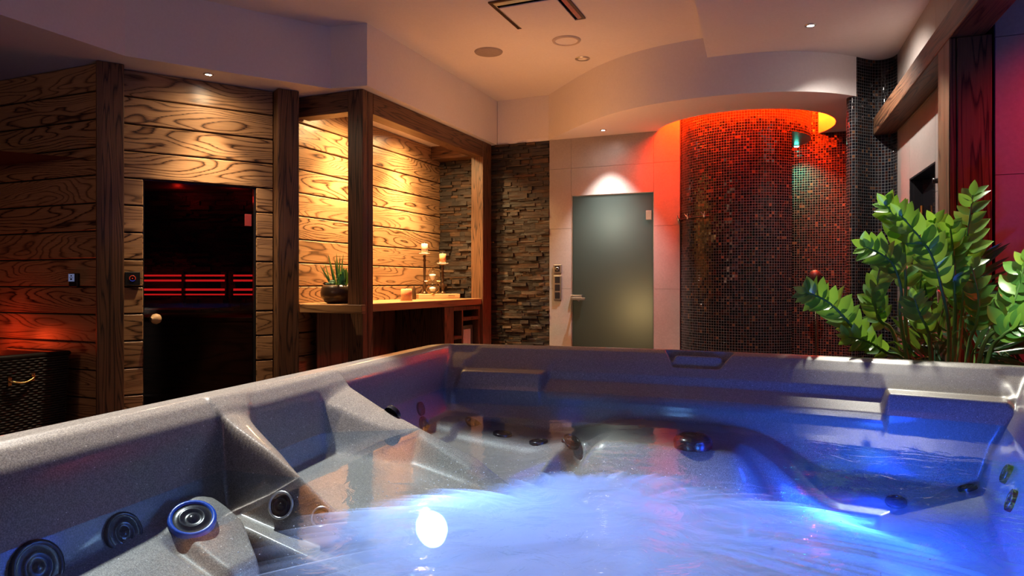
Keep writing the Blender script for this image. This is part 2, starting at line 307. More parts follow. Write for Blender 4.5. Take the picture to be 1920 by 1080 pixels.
# ------------------------------------------------------------------ mesh building
class MB:
    def __init__(s): s.v = []; s.f = []; s.uv = []; s.sm = []
    def add(s, vs, fs, uvs=None, smooth=False):
        o = len(s.v); s.v += [tuple(v) for v in vs]
        for i, f in enumerate(fs):
            s.f.append([a+o for a in f]); s.sm.append(smooth)
            s.uv.append(uvs[i] if uvs else [(0, 0)]*len(f))
        return s
    def box(s, lo, hi, mat=None, along=None):
        lo = list(lo); hi = list(hi); d = [hi[i]-lo[i] for i in range(3)]
        ax = sorted(range(3), key=lambda i: -(d[i]+(100 if i == along else 0))); Lx, A, B = ax
        vs = [(lo[0] if not i & 1 else hi[0], lo[1] if not i & 2 else hi[1], lo[2] if not i & 4 else hi[2]) for i in range(8)]
        fs = [(0, 4, 6, 2), (1, 3, 7, 5), (0, 1, 5, 4), (2, 6, 7, 3), (0, 2, 3, 1), (4, 5, 7, 6)]
        nax = [0, 0, 1, 1, 2, 2]; r0, r1 = random.random()*9, random.random()*3
        uvs = []
        for f, n in zip(fs, nax):
            q = []
            for k in f:
                p = vs[k]
                if n == B: q.append((p[Lx]+r0, p[A]+r1))
                elif n == A: q.append((p[Lx]+r0, p[B]+hi[A]+r1))
                else: q.append((p[B]*.6+r0, p[A]+r1))
            uvs.append(q)
        if mat is not None: vs = [tuple(mat @ Vector(v)) for v in vs]
        return s.add(vs, fs, uvs)
    def tube(s, pts, r, n=10, cap=True, smooth=True):
        pts = [Vector(p) for p in pts]; rs = r if isinstance(r, (list, tuple)) else [r]*len(pts)
        vs = []; fs = []; prev = None
        for i, p in enumerate(pts):
            t = (pts[min(i+1, len(pts)-1)]-pts[max(i-1, 0)]).normalized()
            if prev is None:
                a = t.cross(Vector((0, 0, 1)));
                if a.length < .01: a = t.cross(Vector((1, 0, 0)))
            else: a = prev-t*prev.dot(t)
            a.normalize(); b = t.cross(a); prev = a
            for k in range(n):
                th = 2*PI*k/n; vs.append(p+(a*math.cos(th)+b*math.sin(th))*rs[i])
        for i in range(len(pts)-1):
            for k in range(n): fs.append((i*n+k, i*n+(k+1) % n, (i+1)*n+(k+1) % n, (i+1)*n+k))
        s.add(vs, fs, None, smooth)
        if cap: s.add(vs[:n], [tuple(range(n))[::-1]]); s.add(vs[-n:], [tuple(range(n))])
        return s
    def lathe(s, prof, c=(0, 0, 0), n=28, smooth=True, mat=None):
        vs = []; fs = []
        for r, z in prof:
            for k in range(n):
                th = 2*PI*k/n; p = Vector((r*math.cos(th), r*math.sin(th), z))
                if mat is not None: p = mat @ p
                vs.append(p+Vector(c))
        for i in range(len(prof)-1):
            for k in range(n): fs.append((i*n+k, i*n+(k+1) % n, (i+1)*n+(k+1) % n, (i+1)*n+k))
        s.add(vs, fs, None, smooth)
        return s
    def build(s, name, mat, parent=None, bevel=0, seg=1):
        me = bpy.data.meshes.new(name); me.from_pydata(s.v, [], s.f); me.update()
        uvl = me.uv_layers.new(name='UVMap'); flat = [c for f in s.uv for p in f for c in p]; uvl.data.foreach_set('uv', flat)
        me.polygons.foreach_set('use_smooth', s.sm)
        me.materials.append(M[mat] if isinstance(mat, str) else mat)
        o = bpy.data.objects.new(name, me); COL.objects.link(o)
        if parent is not None: o.parent = parent; o.matrix_parent_inverse = parent.matrix_basis.inverted()
        if bevel:
            b = o.modifiers.new('bevel', 'BEVEL'); b.width = bevel; b.segments = seg; b.limit_method = 'ANGLE'; b.angle_limit = math.radians(40); b.harden_normals = False
        return o
def tag(o, label, cat=None, group=None):
    o['label'] = label
    if cat: o['category'] = cat
    if group: o['group'] = group
    return o
def struct(o): o['kind'] = 'structure'; return o
def empty(name, loc, label, cat, group=None, rz=0):
    o = bpy.data.objects.new(name, None); COL.objects.link(o); o.location = loc; o.rotation_euler = (0, 0, rz)
    o.empty_display_size = .05; return tag(o, label, cat, group)
def dup(root, label=None):
    c = root.copy(); COL.objects.link(c)
    if label: c['label'] = label
    def rec(a, b):
        for ch in list(a.children):
            k = ch.copy(); COL.objects.link(k); k.parent = b; rec(ch, k)
    rec(root, c); return c

# room frame: X right, Y depth; door wall frame runs 57.2 deg
ANG = math.radians(57.2); DD = Vector((math.cos(ANG), math.sin(ANG), 0)); DN = Vector((math.sin(ANG), -math.cos(ANG), 0))
DO = Vector((-4.219, 3.259, 0))
MD = Matrix(((DD.x, -DN.x, 0, DO.x), (DD.y, -DN.y, 0, DO.y), (0, 0, 1, 0), (0, 0, 0, 1)))   # local x along wall, y into wall
ZS = 2.637; ZC = 3.094; ZL = 2.94; BH = .183
rowz = [ZS-BH*i for i in range(15)]

# ------------------------------------------------------------------ floor and ceilings
b = MB(); b.box((-7, -4.0, -.1), (4, 8.2, 0)); struct(b.build('floor', 'floor'))
b = MB(); b.box((-7, -4.0, ZC), (4, 8.2, ZC+.1)); struct(b.build('ceiling', 'plaster'))
def prism(name, outline, z0, z1, mat, holes=()):
    bm = bmesh.new(); edges = []; loops = []
    for pl in (outline, *holes):
        vs = [bm.verts.new((x, y, z0)) for x, y in pl]
        es = [bm.edges.new((vs[i], vs[(i+1) % len(vs)])) for i in range(len(vs))]; edges += es; loops.append(es)
    bmesh.ops.triangle_fill(bm, edges=edges, use_beauty=True)
    r = bmesh.ops.extrude_face_region(bm, geom=bm.faces[:])
    for v in [g for g in r['geom'] if isinstance(g, bmesh.types.BMVert)]: v.co.z = z1
    bmesh.ops.recalc_face_normals(bm, faces=bm.faces)
    me = bpy.data.meshes.new(name); bm.to_mesh(me); bm.free(); me.materials.append(M[mat])
    o = bpy.data.objects.new(name, me); COL.objects.link(o); return o
# dropped soffit over sauna and niche
struct(prism('ceiling_dropped_soffit', [(-2.985, 6.70), (-2.955, 4.235), (-3.25, 4.195), (-3.98, 3.08), (-3.99, -4.0), (-6.99, -4.0), (-6.99, 6.70)], ZS, ZC+.01, 'plaster'))
# curved bulkhead over shower with round cove opening
def cr(pts, n=8):
    out = []
    for i in range(len(pts)-1):
        p0, p1, p2, p3 = (Vector(pts[max(i-1, 0)]), Vector(pts[i]), Vector(pts[i+1]), Vector(pts[min(i+2, len(pts)-1)]))
        for k in range(n):
            t = k/n; out.append(.5*((2*p1)+(-p0+p2)*t+(2*p0-5*p1+4*p2-p3)*t*t+(-p0+3*p1-3*p2+p3)*t**3))
    out.append(Vector(pts[-1])); return out
curve = [tuple(p) for p in cr([(-2.41, 6.585), (-2.25, 6.42), (-1.97, 6.13), (-1.70, 5.88), (-1.46, 5.715), (-1.22, 5.605), (-.97, 5.545), (-.70, 5.52), (-.38, 5.545), (-.08, 5.63), (.16, 5.775), (.345, 5.955)])]
HC = (-.56, 6.85); HR = .79
circ = [(HC[0]+HR*math.cos(2*PI*k/96), HC[1]+HR*math.sin(2*PI*k/96)) for k in range(96)]
outl = [(-2.98, 6.60)] + curve + [(.36, 6.6), (.36, 7.9), (-2.98, 7.9)]
def bulkhead():
    o = prism('ceiling_bulkhead', outl, ZS, ZS+.03, 'plaster', [circ])
    bm = bmesh.new(); bm.from_mesh(o.data)
    def wall(pl, z0, z1, close):
        n = len(pl); lo = [bm.verts.new((x, y, z0)) for x, y in pl]; hi = [bm.verts.new((x, y, z1)) for x, y in pl]
        for i in range(n if close else n-1): f = bm.faces.new((lo[i], lo[(i+1) % n], hi[(i+1) % n], hi[i])); f.smooth = True
    wall([(-2.98, 6.60)]+curve, ZS+.03, ZC+.01, False)
    wall(circ, ZS+.03, ZC+.01, True)
    bm.to_mesh(o.data); bm.free(); return o
struct(bulkhead())
# lower ceiling panel on the right
lowc = [(-.64, 3.9), (-.64, 4.36), (-.715, 5.54)] + [p for p in curve if p[0] > -.70] + [(.36, 6.2), (4, 6.2), (4, -4), (-.60, -4)]
struct(prism('ceiling_lowered', lowc, ZL, ZC+.005, 'plaster'))

# ------------------------------------------------------------------ plank walls
def planks(mb, x0, x1, z_top, z_bot, mat=None, y0=0, th=.03, gap=.009, cut=None):
    """boards along local x on plane y=y0 (front at y0), thickness into +y"""
    for i in range(14):
        zt, zb = rowz[i], rowz[i+1]
        if zt <= z_bot+.01 or zb >= z_top-.01: continue
        segs = [(x0, x1)]
        if cut and zb < cut[2]-.02: segs = [(x0, cut[0]), (cut[1], x1)]
        for a, c in segs:
            if c-a < .02: continue
            js = [a]
            if c-a > 2.44: js.append(a+(c-a)*random.uniform(.4, .7))
            js.append(c)
            for q in range(len(js)-1):
                mb.box((js[q]+.001, y0, max(zb+gap/2, z_bot)), (js[q+1]-.001, y0+th, zt-gap/2), mat, 0)
T = Matrix
# left wall (faces -Y at Y=3.10)
b = MB(); planks(b, -6.6, -4.27, ZS, 0, Matrix.Translation((0, 3.10, 0))); struct(b.build('wall_left', 'board', bevel=.005))
b = MB(); b.box((-6.6, 3.135, 0), (-4.33, 3.2, ZS)); struct(b.build('wall_left_backing', 'grout'))
# sauna front wall with door opening  x .114..854 z<1.905
CUT = (.114, .856, 1.905)
b = MB(); planks(b, -.008, .980, ZS, 0, MD, cut=CUT); struct(b.build('wall_sauna_front', 'board', bevel=.005))
b = MB()
b.box((-.008, .032, 0), (.105, .10, ZS), MD); b.box((.865, .032, 0), (.980, .10, ZS), MD); b.box((.10, .032, 1.914), (.87, .10, ZS), MD)
struct(b.build('wall_sauna_front_backing', 'grout'))
# niche back wall (plane X=-3.66 facing +X): local x -> world +Y
MN = Matrix(((0, -1, 0, -3.66), (1, 0, 0, 0), (0, 0, 1, 0), (0, 0, 0, 1)))
b = MB(); planks(b, 4.16, 6.60, ZS, 0, MN); struct(b.build('wall_niche_back', 'board', bevel=.005))
b = MB(); b.box((-3.76, 4.14, 0), (-3.695, 6.66, ZS)); struct(b.build('wall_niche_backing', 'grout'))

# ------------------------------------------------------------------ slate walls
def slate(name, x0, x1, z0, z1, Y):
    mb = MB(); z = z0; row = 0
    while z < z1-.005:
        h = random.choice((.016, .020, .026, .030, .038, .046)); h = min(h, z1-z); x = x0-random.random()*.1
        while x < x1:
            l = random.choice((random.uniform(.03, .10), random.uniform(.08, .24))); a, c = max(x, x0), min(x+l, x1)
            if c-a > .012:
                d = random.choice((0, random.uniform(.0, .03)))
                vs = [(a+.001, Y-d-random.uniform(0, .006), z+.001), (c-.001, Y-d-random.uniform(0, .006), z+.001), (c-.001, Y-d-random.uniform(0, .006), z+h-.001), (a+.001, Y-d-random.uniform(0, .006), z+h-.001),
                      (a+.001, Y+.02, z+.001), (c-.001, Y+.02, z+.001), (c-.001, Y+.02, z+h-.001), (a+.001, Y+.02, z+h-.001)]
                mb.add(vs, [(0, 1, 2, 3), (4, 7, 6, 5), (0, 4, 5, 1), (3, 2, 6, 7), (0, 3, 7, 4), (1, 5, 6, 2)])
            x += l
        z += h; row += 1
    return mb
struct(slate('x', -3.08, -2.40, 0, ZS, 6.60).build('wall_back_slate', 'slate'))
struct(slate('x', -3.66, -3.10, 1.0, ZS, 6.60).build('wall_niche_slate', 'slate'))
b = MB(); b.box((-3.76, 6.62, 0), (-2.40, 6.75, ZC)); struct(b.build('wall_back_slate_backing', 'grout'))

# ------------------------------------------------------------------ back tile wall with glass door
def tiles(mb, xs, zs, Y, th=.012, g=.0022, hole=None):
    for i in range(len(xs)-1):
        for j in range(len(zs)-1):
            a, c, z0, z1 = xs[i]+g/2, xs[i+1]-g/2, zs[j]+g/2, zs[j+1]-g/2
            if hole and a > hole[0]-.01 and c < hole[1]+.01:
                if z1 <= hole[2]+.01: continue
                z0 = max(z0, hole[2])
            mb.box((a, Y, z0), (c, Y+th, z1))
DX0, DX1, DZ = -2.168, -1.347, 2.065
zt = [0, .54, 1.14, 1.74, 2.34, 2.94, ZC]
b = MB(); tiles(b, [-2.40, DX0, DX1, -1.10], zt, 6.588, hole=(DX0, DX1, DZ)); struct(b.build('wall_back_tile', 'tile'))
b = MB(); b.box((-2.40, 6.601, 0), (DX0-.004, 6.72, ZC)); b.box((DX1+.004, 6.601, 0), (-1.02, 6.72, ZC)); b.box((DX0-.004, 6.601, DZ), (DX1+.004, 6.72, ZC)); struct(b.build('wall_back_tile_backing', 'grout'))
# steam room behind the glass door, glowing from two lights added close to the pane
b = MB(); b.box((-2.9, 8.05, 0), (-.7, 8.15, 2.6)); b.box((-2.95, 6.72, 0), (-2.9, 8.15, 2.6)); b.box((-1.02, 7.4, 0), (-.97, 8.15, 2.6)); b.box((-2.9, 6.75, 2.3), (-.9, 8.1, 2.36)); struct(b.build('wall_steam_room', 'grout'))
point('frosted_door_fill_high', (-1.74, 6.86, 1.80), 3.6, (.85, .97, 1), .10)
point('frosted_door_fill_low', (-1.47, 6.88, .95), 4.2, (1, .74, .38), .14)
d = struct(MB().box((DX0+.012, 6.600, .012), (DX1-.006, 6.608, DZ-.008)).build('door_2', 'frosted'))
MB().box((DX0-.002, 6.594, 0), (DX0+.010, 6.64, DZ)).box((DX1-.005, 6.594, 0), (DX1+.004, 6.64, DZ)).box((DX0, 6.594, DZ-.007), (DX1, 6.64, DZ+.004)).build('door_frame', 'steel', d)
h = MB().box((-2.168, 6.565, 1.045), (-2.05, 6.600, 1.078)).tube([(-2.13, 6.60, 1.045), (-2.13, 6.53, 1.045)], .010).box((-2.15, 6.520, 1.030), (-2.005, 6.536, 1.054)).tube([(-2.085, 6.575, 1.03), (-2.085, 6.575, 1.015)], .012).build('door_handle', 'steel', d, .003, 2)
MB().box((-1.422, 6.585, 1.80), (-1.366, 6.602, 1.888)).build('door_hinge', 'steel', d, .002)
MB().box((-1.422, 6.585, .22), (-1.366, 6.602, .308)).build('door_hinge', 'steel', d, .002)

# ------------------------------------------------------------------ mosaic shower
def curved_wall(name, pts, z0, z1, mat='mosaic', thick=0, zsteps=1, normal=-1):
    vs = []; fs = []; uvs = []; u = 0; us = [0]
    for i in range(1, len(pts)): u += (Vector(pts[i])-Vector(pts[i-1])).length; us.append(u)
    for (x, y) in pts: vs += [(x, y, z0), (x, y, z1)]
    for i in range(len(pts)-1):
        fs.append((2*i, 2*i+2, 2*i+3, 2*i+1)); uvs.append([(us[i], z0), (us[i+1], z0), (us[i+1], z1), (us[i], z1)])
    mb = MB(); mb.add(vs, fs, uvs, True); return mb
DR = .59
def arc(r, a0, a1, n): return [(HC[0]+r*math.cos(math.radians(a0+(a1-a0)*k/n)), HC[1]+r*math.sin(math.radians(a0+(a1-a0)*k/n))) for k in range(n+1)]
ZH = 2.507
mb = curved_wall('x', arc(DR, -155.6, -42.4, 60), 0, ZH)
inner = curved_wall('x', arc(DR-.09, -42.4, -155.6, 60), 0, ZH); mb.add(inner.v, inner.f, inner.uv, True)
e = [arc(DR, -42.4, -42.4, 1)[0], arc(DR-.09, -42.4, -42.4, 1)[0]]
en = curved_wall('x', e, 0, ZH); mb.add(en.v, en.f, en.uv)
struct(mb.build('wall_shower_curved', 'mosaic'))
mb = curved_wall('x', arc(DR, -180, 180, 150), ZH, ZC); struct(mb.build('wall_shower_drum', 'mosaic'))
mb = MB(); mb.lathe([(.001, ZH+.001), (DR-.001, ZH+.001)], (HC[0], HC[1], 0), 96, False); struct(mb.build('ceiling_shower', 'black'))
mb = curved_wall('x', [(-1.2, 7.36), (-.6, 7.33), (-.1, 7.30), (.38, 7.28)], 0, ZC); struct(mb.build('wall_shower_back', 'mosaic'))
sc_ = [tuple(p) for p in cr([(.47, 7.40), (.44, 7.0), (.36, 6.5), (.30, 6.15), (.278, 6.02), (.30, 5.955), (.345, 5.955), (.40, 6.02), (.47, 6.09), (.54, 6.11), (.60, 6.07), (.627, 6.0)], 8)]
mb = curved_wall('x', sc_, 0, ZL+.05); struct(mb.build('wall_shower_wave', 'mosaic'))
# cove light ring hidden above the soffit
mb = MB()
for k in range(96):
    pass
ring = [(HC[0]+.70*math.cos(2*PI*k/96), HC[1]+.70*math.sin(2*PI*k/96), 2.965) for k in range(97)]
mb.tube(ring, .010, 8, False); tag(mb.build('led_strip', 'ringled'), 'orange red light strip ringing the round cove above the mosaic shower', 'light strip')
g = spot('green_shower_light', (-.098, 7.13, 2.46), (.10, 7.30, .9), 65, (.02, 1, .55), 110, 1, .02)
t = empty('shower_downlight', (-.098, 7.13, ZH), 'small green glowing downlight under the mosaic shower drum', 'light')
MB().lathe([(.001, -.020), (.015, -.017), (.022, -.010)], (-.098, 7.13, ZH), 20).build('bulb', 'greenled', t)
MB().lathe([(.022, -.010), (.03, -.008), (.032, 0)], (-.098, 7.13, ZH), 20).build('trim_ring', 'steel', t)
# three hooks on a bar on the curved wall
def cyl(deg, r=DR): return (HC[0]+r*math.cos(math.radians(deg)), HC[1]+r*math.sin(math.radians(deg)))
HZK = 1.80
t = empty('hook_rail', (*cyl(-137), HZK), 'chrome towel hook rail with three double hooks on the curved mosaic wall', 'hook rail')
MB().tube([(*cyl(-156+k*(156-113)/14, DR+.010), HZK-.012+.0*k) for k in range(15)], .007, 8).build('rail', 'black', t)
for dg in (-154.5, -136.5, -117.5):
    p = Vector((*cyl(dg, DR+.022), HZK)); nrm = (p-Vector((*HC, HZK))).normalized(); tg = Vector((-nrm.y, nrm.x, 0))
    m_ = MB().tube([p-Vector((0, 0, .022)), p], .009, 8)
    for sg in (-1, 1): m_.tube([p, p+tg*sg*.010+nrm*.012+Vector((0, 0, .008)), p+tg*sg*.022+nrm*.02+Vector((0, 0, .028))], [.006, .005, .0035], 8)
    m_.build('hook', 'chrome', t)
# hand shower on its pole inside the shower
def ray(px, py):
    a_ = (px-960)/F; return Vector((a_*math.cos(YAW)-math.sin(YAW), a_*math.sin(YAW)+math.cos(YAW), (HZ-py)/F))
def at(px, py, t_): return Vector((0, 0, CZ))+ray(px, py)*t_
def ray_line(px, A, B):
    r = ray(px, 500); A = Vector(A); B = Vector(B); d_ = B-A
    k = (A.x*r.y-A.y*r.x)/(d_.y*r.x-d_.x*r.y); return A+d_*k
sp = at(1528, 520, 6.2)
t = empty('hand_shower', (sp.x, sp.y, 0), 'dark red brown round shower head on a thin chrome pole before the mosaic', 'shower head')
MB().tube([(sp.x+.008, sp.y, 0), (sp.x+.010, sp.y, .6), (sp.x+.012, sp.y, 1.18)], .011, 10).build('pole', 'chrome', t)
MB().lathe([(.001, 1.315), (.02, 1.312), (.04, 1.298), (.049, 1.27), (.046, 1.235), (.030, 1.205), (.018, 1.17), (.001, 1.165)], (sp.x, sp.y, 0), 24).build('shower_head', 'spongered', t)
MB().lathe([(.001, 0), (.09, 0), (.09, .012), (.02, .02), (.001, .02)], (sp.x, sp.y, 0), 24).build('base', 'chrome', t)

# ------------------------------------------------------------------ right wall, dark door, beam, post
RO = Vector((.627, 6.0, 0)); rx = Vector((.061, -.998, 0)); ry = Vector((.998, .061, 0))
MR = Matrix(((rx.x, ry.x, 0, RO.x), (rx.y, ry.y, 0, RO.y), (0, 0, 1, 0), (0, 0, 0, 1)))
b = MB()
RD = (.452, 1.206, 1.925)
xs = [0, .452, 1.206, 1.5, 1.97]
for i in range(4):
    for j in range(len(zt)-1):
        a_, c_, z0, z1 = xs[i]+.001, xs[i+1]-.001, zt[j]+.001, min(zt[j+1], ZL)-.001
        if i == 1:
            if z1 < RD[2]+.01: continue
            z0 = max(z0, RD[2])
        if z1 > z0: b.box((a_, 0, z0), (c_, .012, z1), MR)
struct(b.build('wall_right', 'tile'))
b = MB(); b.box((0, .0125, 0), (RD[0]-.002, .11, ZL), MR); b.box((RD[1]+.002, .0125, 0), (1.97, .11, ZL), MR); b.box((RD[0], .0125, RD[2]+.01), (RD[1], .11, ZL), MR); struct(b.build('wall_right_backing', 'grout'))
d = MB().box((RD[0]+.035, .07, .01), (RD[1]-.01, .08, RD[2]-.02), MR).build('door_3', 'darkglass'); struct(d)
MB().box((RD[0], .0, 0), (RD[0]+.022, .09, RD[2]), MR).box((RD[0]+.028, .02, 0), (RD[0]+.04, .09, RD[2]-.02), MR).box((RD[0], .0, RD[2]-.012), (RD[1], .09, RD[2]), MR).box((RD[1]-.012, 0, 0), (RD[1], .09, RD[2]), MR).build('door_frame', 'black', d)
MB().tube([MR @ Vector((RD[0]+.16, .045, .55)), MR @ Vector((RD[0]+.16, .045, 1.72))], .010).build('door_handle', 'brass', d)
MB().lathe([(.001, 0), (.016, 0), (.016, .03), (.001, .032)], MR @ Vector((1.27, -.028, 1.80)), 14, mat=Matrix.Rotation(PI/2, 3, 'Y').to_4x4()).build('door_stop', 'black', d)
b = MB(); b.box((-.10, -.150, 2.350), (4.9, -.002, 2.482), MR)
tag(b.build('wooden_beam', 'beam', bevel=.006, seg=2), 'dark oak beam along the right wall above the black door, lit near its far end', 'beam', 'oak beams framing the room')
b = MB(); b.box((1.995, -.150, 0), (2.19, -.137, 2.35), MR).box((1.985, -.134, 0), (2.215, .02, 2.35), MR)
t = MB().box((1.985, -.118, 0), (2.195, .022, 2.349), MR).build('wooden_post', 'beam', bevel=.004)
tag(t, 'dark red lit oak post holding the beam beside the black door', 'post', 'oak posts framing the room')
MB().box((1.975, -.150, 0), (2.195, -.122, 2.349), MR).build('edge_board', 'beam', t, .004)
# red lit wall beyond the post
b = MB()
zr_ = [0, .48, 1.08, 1.70, 2.34, 2.94]
for xa, xb in ((.80, 1.55), (1.55, 2.3), (2.3, 3.05)):
    for j in range(5): b.box((xa+.001, 3.84, zr_[j]+.001), (xb-.001, 3.855, zr_[j+1]-.002))
struct(b.build('wall_far_right', 'tile'))
b = MB(); b.box((.80, 3.8555, 0), (3.05, 3.95, ZL)); struct(b.build('wall_far_right_backing', 'grout'))

# ------------------------------------------------------------------ left posts, niche frame
def bx1(name, lo, hi, label, cat, mat='beam', M_=None, bev=.005):
    o = MB().box(lo, hi, M_).build(name, mat, bevel=bev, seg=2); return tag(o, label, cat, 'oak '+cat+'s framing the room')
bx1('wooden_post', (-.166, -.111, 0), (-.010, .035, ZS-.002), 'dark oak post at the corner left of the sauna door', 'post', M_=MD)
bx1('wooden_post', (.982, -.113, 0), (1.139, .035, ZS-.002), 'dark oak post between the sauna door and the plant shelf', 'post', M_=MD)
t = bx1('wooden_post', (-3.165, 4.288, 0), (-3.030, 4.352, ZS-.002), 'dark oak corner post between the potted succulents and the candles', 'post')
MB().box((-3.165, 4.357, 0), (-3.032, 4.425, ZS-.002)).build('rear_board', 'beam', t, .004)
bx1('wooden_post', (-3.165, 6.355, 0), (-3.030, 6.555, ZS-.002), 'oak post beside the slate wall at the far end of the counter', 'post')
bx1('wooden_beam', (-3.165, 4.427, 2.478), (-3.032, 6.353, ZS-.002), 'long oak beam framing the top of the candle niche', 'beam')
bx1('wooden_beam', (-3.640, 4.290, 2.478), (-3.167, 4.420, ZS-.002), 'short dark oak beam above the potted succulents', 'beam')
bx1('wooden_beam', (-3.655, 6.395, 2.50), (-3.167, 6.57, ZS-.002), 'short lit oak beam against the slate inside the niche', 'beam')

# ------------------------------------------------------------------ counter
CT = 1.04
t = MB().box((-3.655, 4.427, CT-.062), (-3.045, 6.353, CT)).box((-3.655, 4.24, CT-.062), (-3.168, 4.426, CT)).build('countertop', 'counter', bevel=.004, seg=2)
tag(t, 'long oak countertop running through the lit niche', 'countertop')
MB().box((-3.50, 4.150, CT-.064), (-2.94, 4.199, CT)).box((-3.50, 4.2, CT-.064), (-3.168, 4.284, CT+.0005)).build('shelf_end', 'counter', t, .004)
t = empty('cabinet', (-3.36, 6.03, 0), 'dark open shelf cabinet under the far end of the counter', 'cabinet')
cb = CT-.063
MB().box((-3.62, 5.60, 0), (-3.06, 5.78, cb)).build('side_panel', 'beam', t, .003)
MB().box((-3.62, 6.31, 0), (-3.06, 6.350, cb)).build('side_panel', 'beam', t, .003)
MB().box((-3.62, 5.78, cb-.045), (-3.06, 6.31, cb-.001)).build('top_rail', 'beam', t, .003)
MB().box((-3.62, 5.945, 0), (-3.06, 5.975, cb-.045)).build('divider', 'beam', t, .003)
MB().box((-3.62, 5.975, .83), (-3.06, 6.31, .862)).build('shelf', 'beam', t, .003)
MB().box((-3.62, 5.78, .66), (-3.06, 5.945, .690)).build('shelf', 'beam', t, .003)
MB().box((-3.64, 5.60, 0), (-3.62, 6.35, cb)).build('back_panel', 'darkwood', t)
# grey basket in the cabinet
t = empty('basket', (-3.3, 6.12, .40), 'grey slatted basket standing in the open cabinet under the counter', 'basket')
m_ = MB()
for k in range(13): m_.box((-3.135, 5.995+.0205*k, .41), (-3.120, 6.006+.0205*k, .745))
m_.build('slats', 'white', t); MB().box((-3.14, 5.985, .74), (-3.112, 6.285, .775)).box((-3.14, 6.265, .40), (-3.112, 6.285, .74)).box((-3.14, 5.985, .40), (-3.112, 6.0, .74)).box((-3.5, 5.985, .385), (-3.112, 6.285, .405)).build('frame', 'steel', t)
# rest shelf below basket keeps it up
MB().box((-3.62, 5.975, .35), (-3.06, 6.31, .384)).build('shelf', 'beam', bpy.data.objects['cabinet'], .003)
# dark board fronts under the counter
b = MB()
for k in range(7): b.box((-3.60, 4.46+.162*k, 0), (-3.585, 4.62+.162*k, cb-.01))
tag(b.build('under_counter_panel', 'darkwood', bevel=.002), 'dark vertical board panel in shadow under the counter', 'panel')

# ------------------------------------------------------------------ niche decoration
Z0 = CT+.001
def at_X(px, X): r = ray(px, 500); return Vector((X, r.y*X/r.x, 0))
def at_Y(px, Y): r = ray(px, 500); return Vector((r.x*Y/r.y, Y, 0))
# bowl planter
bc = Vector((-3.305, 4.385, Z0)); bc = at_Y(634, 4.36); bc.z = Z0
t = empty('planter_bowl', bc, 'dark round bowl planted with succulents behind the niche corner post', 'planter')
MB().lathe([(.001, 0), (.075, 0), (.10, .012), (.128, .05), (.132, .085), (.122, .125), (.108, .142), (.100, .140), (.112, .115), (.001, .11)], bc, 40).build('bowl', 'ceramic', t)
MB().lathe([(.001, .128), (.104, .122)], bc, 30).build('soil', 'soil', t)
def blade(mb, p, d, ln, w, up=Vector((0, 0, 1)), curve=.1, n=6, fold=.25, wide=.35):
    d = Vector(d).normalized(); side = d.cross(up)
    if side.length < .05: side = d.cross(Vector((1, 0, 0)))
    side.normalize(); nrm = side.cross(d).normalized(); vs = []; fs = []
    for i in range(n+1):
        s_ = i/n; c_ = Vector(p)+d*ln*s_-nrm*(curve*ln*s_*s_)
        ww = w*(math.sin(PI*min(1, (s_+.02)**(wide*2)))**.8 if wide < 1 else (1-s_**2.2)) + .0006
        vs += [c_-side*ww+nrm*fold*ww, c_, c_+side*ww+nrm*fold*ww]
    for i in range(n):
        k = i*3; fs += [(k, k+1, k+4, k+3), (k+1, k+2, k+5, k+4)]
    mb.add(vs, fs, None, True)
mb = MB()
for (dx, dy, px, pz) in ((-.052, .0, 607, 491), (-.048, .0, 600, 497), (-.02, .01, 613, 477), (-.022, .0, 615.5, 480), (-.012, .02, 628, 474), (-.002, .01, 626, 484), (.008, .0, 637, 479), (.014, .01, 641, 476), (.0, .03, 630, 490)):
    base = bc+Vector((dx, dy, .12)); tip = at(px, pz, 5.3)+Vector((0, dy, 0)); d_ = tip-base
    blade(mb, base, d_, d_.length, .009, up=Vector((random.uniform(-1, 1), -1, .2)), curve=.04, n=6, fold=.5, wide=2)
mb.build('spiky_leaves', 'spike', t)
mb = MB()
for (dx, an) in ((.05, .1), (.065, -.2), (.058, .35), (.075, .5)):
    blade(mb, bc+Vector((dx, -.02+.02*an, .12)), Vector((.05*an+.02, -.05, 1)), .15, .028, up=Vector((.3*an, -1, 0)), curve=.08, n=6, fold=.3, wide=.45)
for k in range(16):
    s_ = random.random(); blade(mb, bc+Vector((.022+.04*s_, -.05, .14+.08*s_)), Vector((random.uniform(-1, 1), -.4, random.uniform(.2, 1))), .026, .006, curve=.1, n=3, fold=.3, wide=.5)
mb.build('broad_leaves', 'spike', t)
def rosette(mb, c, r, n, k):
    for j in range(k):
        for q in range(n):
            an = 2*PI*(q/n+j*.13); el = .2+j*.42; d_ = Vector((math.cos(an)*math.cos(el), math.sin(an)*math.cos(el), math.sin(el)))
            blade(mb, Vector(c), d_, r*(1-.15*j), r*.28, curve=-.12, n=4, fold=.4, wide=.55)
mb = MB(); rosette(mb, bc+Vector((-.055, -.055, .135)), .035, 9, 4); rosette(mb, bc+Vector((-.012, -.065, .140)), .038, 10, 4); rosette(mb, bc+Vector((-.02, -.05, .16)), .03, 9, 4); mb.build('pale_rosettes', 'frost', t)
mb = MB(); rosette(mb, bc+Vector((-.105, -.02, .142)), .035, 8, 3); mb.build('brown_rosette', 'kbrown', t)

